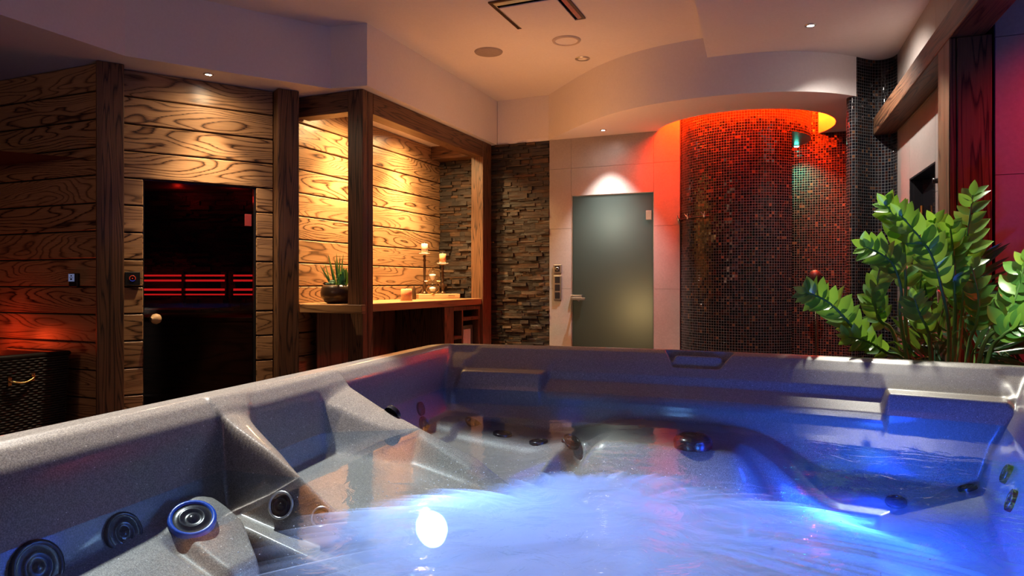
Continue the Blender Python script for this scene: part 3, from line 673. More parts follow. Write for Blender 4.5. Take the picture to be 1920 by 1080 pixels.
# candle in glass at the front of the counter
c = at_X(762, -3.15); c.z = Z0
t = empty('jar_candle', c, 'wide peach candle in a ribbed glass at the front edge of the counter', 'candle')
MB().lathe([(.001, .006), (.046, .006), (.047, .10), (.040, .106), (.012, .101), (.001, .101)], c, 32).build('wax', 'waxo', t)
MB().lathe([(.001, 0), (.050, 0), (.052, .004), (.0515, .055), (.049, .055), (.048, .005), (.001, .005)], c, 32).build('glass_jar', 'clear', t)
MB().tube([c+Vector((0, 0, .10)), c+Vector((.001, 0, .112))], .0015, 6).build('wick', 'white', t)
c = at_X(776, -3.45); c.z = Z0
t = tag(MB().lathe([(.001, 0), (.02, 0), (.024, .012), (.022, .06), (.012, .105), (.001, .135)], c, 16).build('wooden_cone', 'blackmetal'), 'small dark pointed wooden cone behind the peach candle', 'ornament')
# tray
TA, TB = Vector((-3.535, 5.94, 0)), Vector((-3.23, 6.235, 0)); tu = (TB-TA).normalized(); tn = Vector((-tu.y, tu.x, 0)); TL = (TB-TA).length
MT = Matrix(((tu.x, tn.x, 0, TA.x), (tu.y, tn.y, 0, TA.y), (0, 0, 1, 0), (0, 0, 0, 1)))
t = MB().box((0, 0, Z0), (TL, .135, Z0+.046), MT).build('serving_board', 'tray', bevel=.003, seg=2)
tag(t, 'thick pale wooden board carrying the candle holders and hourglass', 'board')
m_ = MB()
for k, (x_, w_, h_) in enumerate(((.30, .010, .004), (.313, .006, .010), (.322, .010, .003), (.335, .004, .009), (.343, .010, .004), (.357, .012, .003))): m_.box((x_, -.0012, Z0+.026), (x_+w_, -.0002, Z0+.026+h_), MT)
m_.build('burnt_mark', 'black', t)
ZT = Z0+.047
LA, LB = TA+tn*.07, TB+tn*.07
def holder(px, zp, rc, rp, zc, label, wax, off=0):
    c = ray_line(px, LA+tn*off, LB+tn*off); c.z = ZT; H = zp-ZT
    t = empty('candle_holder', c, label, 'candle holder', 'turned candle holders on the board')
    MB().lathe([(.001, 0), (.030, 0), (.031, .008), (.018, .018), (.012, .035), (.020, .06), (.023, .08), (.014, .105), (.010, .12), (.016, .125), (.010, .135), (.012, .17), (.015, H*.62), (.010, H*.80), (.017, H*.86), (.010, H*.90), (.018, H*.95), (.012, H*.985), (.001, H)], c, 20).build('stem', 'blackmetal', t)
    MB().lathe([(.001, H), (.02, H-.004), (rp, H+.006), (rp+.002, H+.012), (.001, H+.010)], c, 28).build('plate', 'white', t)
    k = empty('pillar_candle', c+Vector((0, 0, H+.013)), ('ivory pillar candle in a glass cup on the tall holder' if off == 0 else 'peach pillar candle in a glass cup on the lower holder'), 'candle', 'pillar candles on the holders')
    cc = c+Vector((0, 0, H+.013)); hh = zc-cc.z
    MB().lathe([(.001, 0), (rc, 0), (rc, hh-.004), (rc-.004, hh), (.001, hh-.003)], cc, 26).build('wax', wax, k)
    MB().lathe([(rc+.001, .001), (rc+.004, .001), (rc+.004, hh*.42), (rc+.001, hh*.42)], cc, 26).build('glass_cup', 'clear', k)
    MB().tube([cc+Vector((0, 0, hh-.004)), cc+Vector((0, 0, hh+.012))], .0016, 6).build('wick', 'white', k)
holder(796, 1.482, .033, .052, 1.590, 'taller dark turned candle holder with an ivory candle, left of the hourglass', 'wax')
holder(830, 1.386, .034, .056, 1.492, 'lower dark turned candle holder with a peach candle, right of the hourglass', 'waxo', .01)
c = ray_line(811, LA-tn*.045, LB-tn*.045); c.z = ZT
t = empty('hourglass', c, 'brass ringed glass hourglass on the wooden board between the candle holders', 'hourglass')
fz = Vector((ray(811, 500).x, ray(811, 500).y, 0)).normalized(); sd = Vector((fz.y, -fz.x, 0))
def ringpts(c0, r, ax1, ax2, n=40): return [c0+ax1*r*math.cos(2*PI*k/n)+ax2*r*math.sin(2*PI*k/n) for k in range(n+1)]
MB().tube(ringpts(c+Vector((0, 0, .075)), .070, sd, Vector((0, 0, 1))), .0028, 8, False).tube([c+Vector((0, 0, .245)), c+Vector((0, 0, .262))], .009, 10).tube(ringpts(c+Vector((0, 0, .155)), .052, sd, Vector((0, 0, 2.0))), .0024, 8, False).tube([c-sd*.078+Vector((0, 0, .125)), c-sd*.045+Vector((0, 0, .125))], .006, 8).tube([c+sd*.078+Vector((0, 0, .125)), c+sd*.045+Vector((0, 0, .125))], .006, 8).lathe([(.001, .0), (.03, .0), (.03, .006), (.001, .008)], c, 18).build('brass_ring', 'brass', t)
MB().lathe([(.001, .018), (.02, .022), (.034, .045), (.036, .065), (.024, .095), (.005, .122), (.024, .150), (.036, .180), (.034, .20), (.02, .228), (.001, .235)], c, 28).build('glass_bulbs', 'clear', t)
for pr in ([(.001, .020), (.018, .024), (.032, .046), (.032, .062), (.001, .075)], [(.002, .13), (.022, .152), (.033, .18), (.031, .195), (.001, .20)]): MB().lathe(pr, c, 24).build('white_sand', 'white', t)

# ------------------------------------------------------------------ sauna: interior, glass door
MS_c = at(355, 530, 6.3); MS_c.z = 0; sx_ = Vector((math.cos(YAW), math.sin(YAW), 0)); sy_ = Vector((-math.sin(YAW), math.cos(YAW), 0))
MS = Matrix(((sx_.x, sy_.x, 0, MS_c.x), (sx_.y, sy_.y, 0, MS_c.y), (0, 0, 1, 0), (0, 0, 0, 1)))
k6 = 6.3/F
mb = slate('x', -1.3, 1.1, .9, 2.05, 0); mb.v = [tuple(MS @ Vector(v)) for v in mb.v]; struct(mb.build('wall_sauna_back', 'slate'))
b = MB(); b.box((-1.6, .03, 0), (1.2, .08, 2.1), MS); b.box((-1.6, -2.0, 0), (-1.56, .03, 2.1), MS); struct(b.build('wall_sauna_side', 'darkwood'))
b = MB(); b.add([MD @ Vector(p) for p in ((-.9, .11, 2.03), (1.02, .11, 2.03), (1.2, 2.9, 2.03), (-1.7, 2.9, 2.03))], [(0, 3, 2, 1)]); struct(b.build('ceiling_sauna', 'darkwood'))
t = empty('slatted_panel', MS @ Vector((0, -.12, 1.2)), 'slatted sauna back panel glowing red between its bars behind the glass door', 'slatted panel')
def zpx(y, tt): return CZ+(HZ-y)*tt/F
for (xa, xb) in ((-.95, 75*k6), (92*k6, 1.0)):
    for (y0, y1) in ((515.0, 518.3), (524.2, 527.8), (541, 545), (550.8, 553.6)):
        MB().box((xa, -.115, zpx(y1, 6.2)), (xb, -.100, zpx(y0, 6.2)), MS).build('red_light_bar', 'redled', t)
for (y0, y1) in ((509, 515.0), (518.3, 524.2), (527.8, 541), (545, 550.8), (553.6, 557)):
    MB().box((-.95, -.135, zpx(y1, 6.17)), (70*k6, -.118, zpx(y0, 6.17)), MS).build('slat', 'darkwood', t, .002)
    MB().box((97*k6, -.135, zpx(y1, 6.17)), (1.0, -.118, zpx(y0, 6.17)), MS).build('slat', 'darkwood', t, .002)
for x_ in (-75*k6, 2*k6, 84*k6):
    MB().box((x_-.010, -.150, .98), (x_+.010, -.10, 1.30), MS).build('upright', 'darkwood', t)
t = empty('sauna_bench', MS @ Vector((0, -.5, 0)), 'dark wooden upper sauna bench with red light along its back', 'bench')
m_ = MB()
for k in range(5): m_.box((-1.15, -.93+.155*k, .90), (1.0, -.93+.155*k+.145, .93), MS)
m_.build('seat_boards', 'darkwood', t, .003); MB().box((-1.15, -.95, .0), (1.0, -.93, .89), MS).build('front_panel', 'darkwood', t)
m_ = MB()
for k in range(4): m_.box((-.02+.0*k, -.80+.12*k, .965), (.42, -.80+.12*k+.10, .985), MS)
m_.build('headrest', 'darkwood', t)
t = MB().box((-.42, -1.40, .40), (-.02, -.97, .44), MS).box((-.40, -1.38, 0), (-.34, -1.0, .40), MS).box((-.12, -1.38, 0), (-.06, -1.0, .40), MS).build('sauna_step', 'darkwood')
tag(t, 'low dark wooden step below the upper sauna bench', 'step')
p = MS @ Vector((-.2, -.35, 1.20)); point('sauna_red_light', p, .5, RED, .1)
p = MS @ Vector((0, -.22, 1.97)); point('sauna_ceiling_red_light', p, .7, RED, .03)
p = MS @ Vector((.5, -.20, 1.97)); point('sauna_ceiling_red_light', p, .5, RED, .03)
# glass sauna door; red light on the hinges is painted into their steel colour
d = struct(MB().box((.120, .030, .012), (.842, .038, 1.898), MD).build('door_1', 'tinted'))
MB().box((.1085, .01, 0), (.119, .06, 1.9045), MD).box((.843, .01, 0), (.8545, .06, 1.9045), MD).box((.119, .01, 1.899), (.843, .06, 1.9045), MD).build('door_frame', 'black', d)
for z_ in (1.617, .25): MB().box((.780, .018, z_), (.828, .029, z_+.088), MD).build('door_hinge', plain('red_glow_painted_hinge', (.25, .03, .03), .4), d, .002)
kp = MD @ Vector((.188, -.012, .952))
MB().lathe([(.001, -.036), (.016, -.034), (.030, -.022), (.036, -.004), (.032, .014), (.018, .026), (.012, .040)], kp, 26, mat=Matrix.Rotation(PI/2, 4, 'X') ).build('door_knob', 'tray', d)
# fix knob orientation: lathe axis along wall normal handled below
# control panels
t = empty('sauna_control', MD @ Vector((.045, -.01, 1.227)), 'square black sauna control panel with red dial left of the glass door', 'control panel')
MB().box((.002, -.016, 1.184), (.093, -.001, 1.272), MD).build('panel', 'black', t, .002)
dc = Vector((.047, -.0175, 1.229))
for (a0, a1, m_n) in ((-30, 210, 'rdot'), (220, 320, 'bdot')):
    pts = [MD @ (dc+Vector((.018*math.cos(math.radians(a0+(a1-a0)*k/12)), 0, .018*math.sin(math.radians(a0+(a1-a0)*k/12))))) for k in range(13)]
    MB().tube(pts, .0022 if m_n == 'rdot' else .0018, 5).build('dial_ring', plain(m_n+'_dim', ((.25, .02, .01) if m_n == 'rdot' else (.01, .03, .25)), .4, emis=((.5, .04, .01) if m_n == 'rdot' else (.01, .03, .5)), estr=.5), t)
MB().lathe([(.001, -.002), (.0042, 0), (.001, .002)], MD @ dc, 12).build('indicator_light', 'rdot', t)
t = empty('thermostat', (-4.471, 3.10, 1.218), 'small black thermostat with a pale blue screen on the left plank wall', 'thermostat')
MB().box((-4.513, 3.078, 1.172), (-4.430, 3.099, 1.262)).build('body', 'black', t, .003)
MB().box((-4.511, 3.076, 1.208), (-4.455, 3.0775, 1.258)).build('screen', 'screen', t)
MB().box((-4.500, 3.0745, 1.232), (-4.466, 3.0758, 1.235)).box((-4.492, 3.0745, 1.218), (-4.474, 3.0758, 1.228)).box((-4.488, 3.0745, 1.241), (-4.476, 3.0758, 1.249)).build('screen_icon', 'black', t)

# switches on the tile wall
def switch(name, zs, label, socket=False):
    z0, z1 = zs; n_ = max(1, round((z1-z0)/.078))
    t = empty(name, (-2.31, 6.586, (z0+z1)/2), label, 'switch')
    MB().box((-2.352, 6.576, z0), (-2.268, 6.5865, z1)).build('frame', 'steel', t, .004, 2)
    hh = (z1-z0-.012)/n_
    for k in range(n_):
        zb = z0+.006+hh*k
        MB().box((-2.336, 6.570, zb+.007), (-2.284, 6.5755, zb+hh-.007)).build('socket' if socket else 'rocker', 'black', t, .002)
        if socket: MB().lathe([(.012, .0), (.017, .0), (.017, .006), (.012, .006)], (-2.31, 6.569, (z0+z1)/2), 18, mat=Matrix.Rotation(PI/2, 4, 'X')).build('socket_well', 'steel', t)
switch('wall_socket', (1.296, 1.382), 'single steel framed wall socket left of the frosted glass door', True)
switch('light_switch', (1.028, 1.272), 'triple black light switch below the socket on the tile wall')

# ------------------------------------------------------------------ ceiling fittings
def downlight(name, p, r, label, lit=True, ring='steel'):
    t = empty(name, p, label, 'ceiling light', 'recessed ceiling spotlights')
    MB().lathe([(r*.62, -.006), (r*.72, -.008), (r, -.005), (r*1.02, 0)], p, 30).build('trim_ring', ring, t)
    MB().lathe([(.001, -.004), (r*.62, -.0035)], p, 24).build('bulb', 'bulb' if lit else 'white', t); return t
downlight('recessed_spotlight', (-3.798, 3.574, ZS), .034, 'small lit spotlight in the soffit above the sauna door')
downlight('recessed_spotlight', (-1.769, 6.334, ZS), .030, 'small lit spotlight in the curved soffit above the frosted door')
downlight('recessed_spotlight', (.018, 5.10, ZL), .036, 'small lit spotlight in the lowered ceiling before the shower')
downlight('recessed_spotlight', (-3.46, 4.80, ZS), .034, 'lit spotlight in the niche ceiling above the succulents')
downlight('recessed_spotlight', (-3.46, 5.78, ZS), .034, 'lit spotlight in the niche ceiling above the candles')
downlight('recessed_spotlight', (-1.752, 5.626, ZC), .062, 'small unlit recessed spotlight in the main ceiling, nearest the curved bulkhead', False, 'steel')
t = empty('ceiling_speaker', (-2.408, 5.155, ZC), 'round grey flush speaker grille in the main ceiling', 'speaker')
MB().lathe([(.001, -.012), (.10, -.011), (.112, -.008), (.117, 0)], (-2.408, 5.155, ZC), 40).build('grille', plain('grey_grille', (.32, .26, .24), .7), t)
t = empty('round_ceiling_panel', (-1.734, 5.15, ZC), 'round white ringed panel in the ceiling beside the square vent', 'ceiling panel')
MB().lathe([(.001, -.006), (.088, -.006)], (-1.734, 5.15, ZC), 40).build('panel', 'plaster', t)
MB().lathe([(.088, -.003), (.090, -.012), (.108, -.010), (.113, 0)], (-1.734, 5.15, ZC), 40).build('ring', plain('pale_ring', (.5, .42, .38), .5), t)
t = empty('ceiling_vent', (-1.73, 4.50, ZC), 'square ceiling air vent with a floating centre plate', 'vent')
cx, cy_ = -1.722, 4.50; hs = .262
m_ = MB()
for (x0, y0, x1, y1) in ((-hs, -hs, hs, -hs+.02), (-hs, hs-.02, hs, hs), (-hs, -hs+.02, -hs+.02, hs-.02), (hs-.02, -hs+.02, hs, hs-.02)): m_.box((cx+x0, cy_+y0, ZC-.010), (cx+x1, cy_+y1, ZC-.0005))
m_.build('frame', 'blackmetal', t)
MB().box((cx-hs+.02, cy_-hs+.02, ZC-.004), (cx+hs-.02, cy_+hs-.02, ZC-.001)).build('dark_gap', 'black', t)
m_ = MB(); q = .205
m_.box((cx-q, cy_-q, ZC-.034), (cx+q, cy_+q, ZC-.026)); m_.build('centre_plate', 'plaster', t, .002)
m_ = MB(); q2 = .243
vs = [(cx-q2, cy_-q2, ZC-.006), (cx+q2, cy_-q2, ZC-.006), (cx+q2, cy_+q2, ZC-.006), (cx-q2, cy_+q2, ZC-.006), (cx-.218, cy_-.218, ZC-.02), (cx+.218, cy_-.218, ZC-.02), (cx+.218, cy_+.218, ZC-.02), (cx-.218, cy_+.218, ZC-.02)]
m_.add(vs, [(0, 1, 5, 4), (1, 2, 6, 5), (2, 3, 7, 6), (3, 0, 4, 7)]); m_.build('sloped_rim', 'steel', t)

# ------------------------------------------------------------------ wicker trunk
wc = Vector((-4.72, 2.62, 0))
t = empty('wicker_trunk', wc, 'dark wicker trunk with a metal handle standing by the left plank wall', 'trunk')
def wpt(side, u, z):   # side faces +X (u along Y) or faces +Y/-Y; flare with z
    fl = .02+.05*z
    if side == 'f': return Vector((-4.47+fl, 2.18+(.80+fl)*u-fl*.5, z))
    if side == 'n': return Vector((-5.02+(.55+fl)*u, 2.18-fl*.5, z))
    return Vector((-4.47+fl-(.55+fl)*u, 2.18+.80+fl*.5, z))
m_ = MB()
for sd_ in ('f', 'n', 'b'):
    m_.add([wpt(sd_, 0, .0), wpt(sd_, 1, .0), wpt(sd_, 1, .735), wpt(sd_, 0, .735)], [(0, 1, 2, 3)])
m_.build('core', 'wicker', t)
m_ = MB(); out = {'f': Vector((1, 0, 0)), 'n': Vector((0, -1, 0)), 'b': Vector((0, 1, 0))}
for sd_ in ('f', 'n'):
    for r_ in range(48):
        z_ = .012+r_*.0152
        m_.tube([wpt(sd_, k/64, z_)+out[sd_]*(.006+.004*math.sin(k*PI/2+(r_ % 2)*PI)) for k in range(65)], .0066, 5, False)
m_.build('weave', 'wicker', t)
MB().tube([wpt('f', 0, .745), wpt('f', .5, .75), wpt('f', 1, .745), wpt('b', 1, .745)], .016, 8).tube([wpt('f', 0, .745), wpt('n', 0, .745)], .016, 8).build('rim_braid', 'wicker', t)
MB().add([wpt('f', 0, .742), wpt('f', 1, .742), wpt('b', 1, .742), wpt('n', 0, .742)], [(0, 1, 2, 3)]).build('lid', 'wicker', t)
ha, hb = at_X(16, -4.418), at_X(60, -4.418)
ha.z = .605; hb.z = .617
mid = [(ha*(1-s_)+hb*s_)+Vector((.028+.012*math.sin(PI*s_), 0, -.018*math.sin(PI*s_))) for s_ in [k/12 for k in range(13)]]
MB().tube([ha]+mid+[hb], .007, 10).box((ha.x-.004, ha.y-.010, ha.z-.024), (ha.x+.014, ha.y+.010, ha.z+.024)).box((hb.x-.004, hb.y-.010, hb.z-.024), (hb.x+.014, hb.y+.010, hb.z+.024)).build('handle', 'brass', t)

# ------------------------------------------------------------------ hot tub
XL = lambda Y: -1.262-.106*Y
XR = lambda Y: .475+.106*Y
YF = lambda X: 2.872-.105*((X+.42)/1.05)**2
YN = lambda X: .15+0*X
TC = np.array([-.40, 1.50]); RC = .15
def dedge(X, Y):
    a = X-XL(Y); e = XR(Y)-X; bb = YF(X)-Y; n = Y-YN(X)
    h = np.minimum(a, e); v = np.minimum(bb, n)
    corner = (h < RC) & (v < RC)
    return np.where(corner, RC-np.hypot(RC-h, RC-v), np.minimum(h, v)), a, e, bb, n
def smax(p, q, k): h = np.clip(.5+.5*(p-q)/k, 0, 1); return q+(p-q)*h+k*h*(1-h)
def sst(a, b_, x): t_ = np.clip((x-a)/(b_-a), 0, 1); return t_*t_*(3-2*t_)
WZ = .77
PLx = [0, .03, .080, .100, .125, .140, .150, .160, .175, .20, .24, .30]
PLz = [.93, .93, .930, .920, .890, .850, .800, .760, .700, .60, .40, .10]
PRx = [0, .03, .080, .100, .130, .165, .20, .23, .26, .30, .34]
PRz = [.93, .93, .928, .915, .880, .820, .76, .70, .60, .40, .10]
PFx = [0, .03, .050, .080, .130, .190, .196, .262, .272, .286, .30, .34, .40]
PFl = [.93, .93, .929, .918, .886, .846, .842, .838, .826, .77, .66, .52, .10]
PFt = [.93, .93, .929, .918, .886, .838, .812, .777, .772, .758, .66, .52, .10]
FCX, FCY = -.330, 2.215
C2x = [-1.36, -1.33, -1.28, -1.22, -1.12, -1.03, -.94, -.785, -.66, -.60]; C2z = [.93, .928, .905, .869, .822, .772, .705, .62, .55, .15]
C1x = [-1.47, -1.42, -1.36, -1.30, -1.19, -1.05, -.87, -.72, -.62]; C1z = [.93, .928, .912, .874, .820, .768, .70, .60, .15]
def tubz(X, Y):
    d, a, e, bb, n = dedge(X, Y)
    wl = np.interp(a, PLx, PLz); wr = np.interp(e, PRx, PRz); wn = np.interp(n, PRx, PRz)
    tr = sst(-1.03, -.975, X)*(1-sst(.215, .245, X))
    step = sst(-.98, -.965, X)*(1-sst(.228, .242, X))
    wf = np.interp(bb, PFx, PFl)*(1-step)+np.interp(bb, PFx, PFt)*step
    # left of the ledge (corner) the wall is plain
    pl = 1-sst(-1.335, -1.30, X)+sst(.555, .59, X)
    wfp = np.interp(bb, [0, .03, .06, .10, .16, .22, .26, .30, .36, .40], [.93, .93, .928, .90, .875, .845, .80, .74, .5, .1])
    wf = wf*(1-np.clip(pl, 0, 1))+wfp*np.clip(pl, 0, 1)
    # moulded grip in the far slope
    u_ = (X+.395)/.135; v_ = (bb-.045)/.10
    inside = (1-sst(.92-.35*np.clip(v_, 0, 1), 1.02-.35*np.clip(v_, 0, 1), np.abs(u_)))*sst(0, .08, v_)*(1-sst(.92, 1.0, v_))
    bar = np.exp(-((v_-.50)/.16)**2)*(1-sst(.60, .78, np.abs(u_)))
    wf = wf-inside*(.026-.030*bar)
    wall = smax(smax(wl, wr, .015), smax(wf, wn, .015), .02)
    dI = np.minimum(np.minimum(a, e), np.minimum(bb, n))
    G = .20+0*X
    seat = .62-.14*np.clip((dI-.2)/.4, 0, 1)
    G = G+(seat-G)*(1-sst(.52, .58, dI))
    # seat between the two arms
    pk = sst(1.20, 1.24, Y)*(1-sst(1.80, 1.86, Y))*(1-sst(-.76, -.72, X)); G = G+(np.clip(.712-.20*(X+1.22), .60, .72)-G)*pk
    # near left lounge seat
    ln = (1-sst(1.13, 1.17, Y))*(1-sst(-.80, -.74, X)); zl = np.clip(.705-.38*(X+1.15), .5, .72)
    zl = zl+.03*np.exp(-(((X+1.17)/.07)**2+((Y-1.08)/.06)**2))-.03*sst(-1.02, -.98, X)
    gro = sst(.955, .975, Y)*(1-sst(.985, 1.01, Y)); zl = zl-.022*gro*sst(-1.16, -1.12, X)
    dk = sst(-1.13+(1.16-Y)*1.6-.02, -1.13+(1.16-Y)*1.6+.02, X); zl = zl*(1-dk)+dk*(zl-.13)
    G = G+(zl-G)*ln
    # far left corner seat
    fc = sst(1.84, 1.90, Y)*(1-sst(-.78, -.70, X)); zf = .655-.12*sst(-1.20, -1.14, X)*0-.10*(X+1.35)
    zf = zf+.03*sst(2.25, 2.30, Y)-.02*sst(-1.22, -1.19, X); G = G+(np.maximum(zf, .5)-G)*fc
    # far right recessed lounge pad
    rr = np.hypot((X-.22)/.36, (Y-2.28)/.20); G = np.where(Y > 1.9, G+(.70-.10*np.clip(1-rr, 0, 1)**.5-G)*(1-sst(1.30, 1.36, rr))*.0+0, G)
    sh = sst(-.95, -.60, X)*(1-sst(-.22, .10, X))*sst(1.98, 2.20, Y); G = G+(.688-G)*sh
    # arms
    s2 = Y-1.22; w2 = np.interp(X, [-1.36, -1.30, -1.25, -1.11, -1.03, -.8, -.6], [.20, .13, .085, .045, .02, .06, .06])
    zc2 = np.interp(X, C2x, C2z)
    r2 = np.where(s2 >= 0, np.where(s2 < w2, zc2-.02*(s2/w2)**2, zc2-.02-2.2*(s2-w2)), zc2+7*s2)
    r2 = np.where(s2 < -.02, zc2-.14-14*(-s2-.02), r2)
    s1 = 1.785-Y; w1 = np.interp(X, [-1.42, -1.33, -1.25, -1.12, -1.05, -.8, -.6], [.24, .17, .12, .07, .03, .06, .06])
    zc1 = np.interp(X, C1x, C1z); q1 = np.interp(X, [-1.42, -1.26, -1.05], [.1, 1, .25])
    r1 = np.where(s1 >= 0, np.where(s1 < w1, zc1-.02*(s1/w1)**2, zc1-.02-2.2*(s1-w1)), zc1+5*s1)
    r1 = np.where(s1 < -.06, zc1-.30-9*(-s1-.06), r1)
    # lit step strip under arm 2
    s_ = 1.185-Y; st = np.where(s_ < .035, np.interp(X, [-1.2, -.8], [.688, .60]), np.interp(X, [-1.2, -.8], [.688, .60])-8*(s_-.035)); st = np.where(s_ < -.03, .3, st)
    st = np.where(X > -.72, .1, st)
    G = np.maximum(G, st)
    z = smax(wall, G, .03); z = smax(z, np.where(a > .05, r2, 0), .04); z = smax(z, np.where(a > .05, r1, 0), .04)
    z = np.minimum(z, .93)
    return np.minimum(z, np.interp(d, [-.01, 0, .004, .012, .022, .035], [.885, .892, .910, .922, .928, .930]))
NA = 1700
ph = np.linspace(0, 2*PI, NA, endpoint=False); dx, dy = np.cos(ph), np.sin(ph)
lo_, hi_ = np.zeros(NA)+.3, np.zeros(NA)+2.5
for _ in range(40):
    m = (lo_+hi_)/2; ins = dedge(TC[0]+dx*m, TC[1]+dy*m)[0] > 0; lo_ = np.where(ins, m, lo_); hi_ = np.where(ins, hi_, m)
RR = lo_
rho = np.concatenate([np.linspace(1, .60, 200, endpoint=False), np.linspace(.60, .02, 130)])
PX = TC[0]+dx[None, :]*RR[None, :]*rho[:, None]; PY = TC[1]+dy[None, :]*RR[None, :]*rho[:, None]
PZ = sum(tubz(PX+ox*.0035, PY+oy*.0035)*wt for ox, oy, wt in [(i_, j_, w_i*w_j) for i_, w_i in ((-2, 1/16), (-1, 4/16), (0, 6/16), (1, 4/16), (2, 1/16)) for j_, w_j in ((-2, 1/16), (-1, 4/16), (0, 6/16), (1, 4/16), (2, 1/16))])
def npmesh(name, verts, quads, mat, smooth=True):
    me = bpy.data.meshes.new(name); me.vertices.add(len(verts)); me.vertices.foreach_set('co', verts.astype(np.float32).ravel())
    nq = len(quads); me.loops.add(nq*4); me.loops.foreach_set('vertex_index', quads.astype(np.int32).ravel())
    me.polygons.add(nq); me.polygons.foreach_set('loop_start', np.arange(nq, dtype=np.int32)*4); me.update(calc_edges=True); me.validate()
    me.polygons.foreach_set('use_smooth', np.ones(len(me.polygons), bool) if smooth else np.zeros(len(me.polygons), bool))
    me.materials.append(M[mat]); o = bpy.data.objects.new(name, me); COL.objects.link(o); return o
def gridq(nr, na, close=True, off=0):
    i = np.arange(nr-1)[:, None]; j = np.arange(na if close else na-1)[None, :]; jn = (j+1) % na
    return (np.stack([i*na+j, i*na+jn, (i+1)*na+jn, (i+1)*na+j], -1)+off).reshape(-1, 4)
V = np.stack([PX, PY, PZ], -1).reshape(-1, 3); Q = gridq(len(rho), NA)
skz = [.885, .87, .84, .835]; sks = [1.002, 1.003, 1.0, .985]
sk = np.concatenate([np.stack([TC[0]+dx*RR*s_, TC[1]+dy*RR*s_, np.full(NA, z_)], -1) for z_, s_ in zip(skz[::-1], sks[::-1])]+[V[:NA]])
V2 = np.concatenate([V, sk]); Q2 = np.concatenate([Q, gridq(5, NA, True, len(V))])
tub = npmesh('hot_tub', V2, Q2, 'acrylic')
tag(tub, 'speckled grey brown acrylic hot tub filled with blue lit water', 'hot tub')
def child(o, p): o.parent = p; o.matrix_parent_inverse = p.matrix_basis.inverted(); return o
cbv = np.concatenate([np.stack([TC[0]+dx*RR*.975, TC[1]+dy*RR*.975, np.full(NA, z_)], -1) for z_ in (0, .836)])
child(npmesh('cabinet_panel', cbv, gridq(2, NA), 'cabinet'), tub)
def tub_hit(px, py, z0=.97, z1=.1):
    r = ray(px, py); t0 = (CZ-z0)/-r.z; t1 = (CZ-z1)/-r.z; ts = np.linspace(t0, t1, 900)
    X = r.x*ts; Y = r.y*ts; Z = CZ+r.z*ts; h_ = tubz(X, Y); k = np.argmax(Z <= h_)
    return Vector((X[k], Y[k], Z[k]))
def nrm_at(p, e_=.012):
    f = lambda x, y: float(tubz(np.array([x]), np.array([y]))[0])
    n_ = Vector((f(p.x-e_, p.y)-f(p.x+e_, p.y), f(p.x, p.y-e_)-f(p.x, p.y+e_), 2*e_)); return n_.normalized()
def jet(px, py, r, ring='jetring', up=None):
    p = tub_hit(px, py); n_ = up or nrm_at(p, .02); p = p+n_*.006; Mx = n_.to_track_quat('Z', 'Y').to_matrix().to_4x4()
    j = MB().lathe([(r*.80, .002), (r*.86, .005), (r*.97, .004), (r, .001), (r, -.01)], p, 28, mat=Mx).build('jet', ring, tub)
    MB().lathe([(.001, .005), (r*.14, .005), (r*.18, .001), (r*.40, .001), (r*.46, .004), (r*.56, .003), (r*.62, .0005), (r*.82, .002)], p, 28, mat=Mx).build('nozzle', 'jet', j)
    return j
for (px_, py_, r_, rg) in ((360, 976, .046, 'jetring'), (228, 1001, .040, 'jet'), (66, 1066, .046, 'jet'), (530, 947, .031, 'steel'), (604, 970, .023, 'steel'),
    (787, 767, .026, 'jet'), (735, 776, .026, 'jet'), (793, 797, .032, 'jet'), (886, 796, .037, 'jet'), (942, 816, .036, 'jet'), (1010, 831, .034, 'jet'), (1070, 829, .034, 'jet'),
    (1815, 918, .026, 'jet'), (1900, 940, .028, 'jet'), (1890, 890, .026, 'jet'), (1680, 944, .03, 'jet')):
    jet(px_, py_, r_, rg)
MB().lathe([(.001, .028), (.03, .026), (.052, .016), (.060, .002), (.058, -.02)], (FCX, FCY, .705), 32).build('filter_cap', 'jet', tub)
# underwater lamp
lp = at(812, 990, 1.50)
MB().lathe([(.001, .018), (.02, .016), (.034, .006), (.040, -.006)], lp, 28, mat=Vector((.75, -.3, .45)).to_track_quat('Z', 'Y').to_matrix().to_4x4()).build('underwater_lamp', 'blueled', tub)
BLUE = (.01, .07, 1)
point('underwater_blue_light', Vector((-.64, lp.y, .53)), 4, (.22, .50, 1), .04)
point('footwell_blue_fill', (-.40, 1.16, .40), 1.5, (.07, .11, 1), .10)  # footwell through right: added blue fills with no lamp body in the tub
point('far_blue_fill', (.15, 1.95, .64), 18, BLUE, .08)
point('corner_blue_fill', (-.9, 2.2, .72), .25, BLUE, .05)
point('left_blue_fill', (-1.0, .80, .735), .10, (.01, .12, 1), .05)
point('right_blue_fill', (.06, 1.66, .64), 14, (.05, .24, 1), .05)

# ------------------------------------------------------------------ water
NW = 400
idx = np.linspace(0, NA, NW, endpoint=False).astype(int)
wr_ = np.linspace(1, 0.01, 40)
def inset(dist): return RR[idx]-dist
WX = TC[0]+dx[idx][None]*(RR[idx]-.13)[None]*wr_[:, None]; WY = TC[1]+dy[idx][None]*(RR[idx]-.13)[None]*wr_[:, None]
water = npmesh('water', np.stack([WX, WY, np.full_like(WX, WZ)], -1).reshape(-1, 3), gridq(40, NW), 'water')
tag(water, 'clear blue lit water surface filling the hot tub', 'water'); water['kind'] = 'stuff'
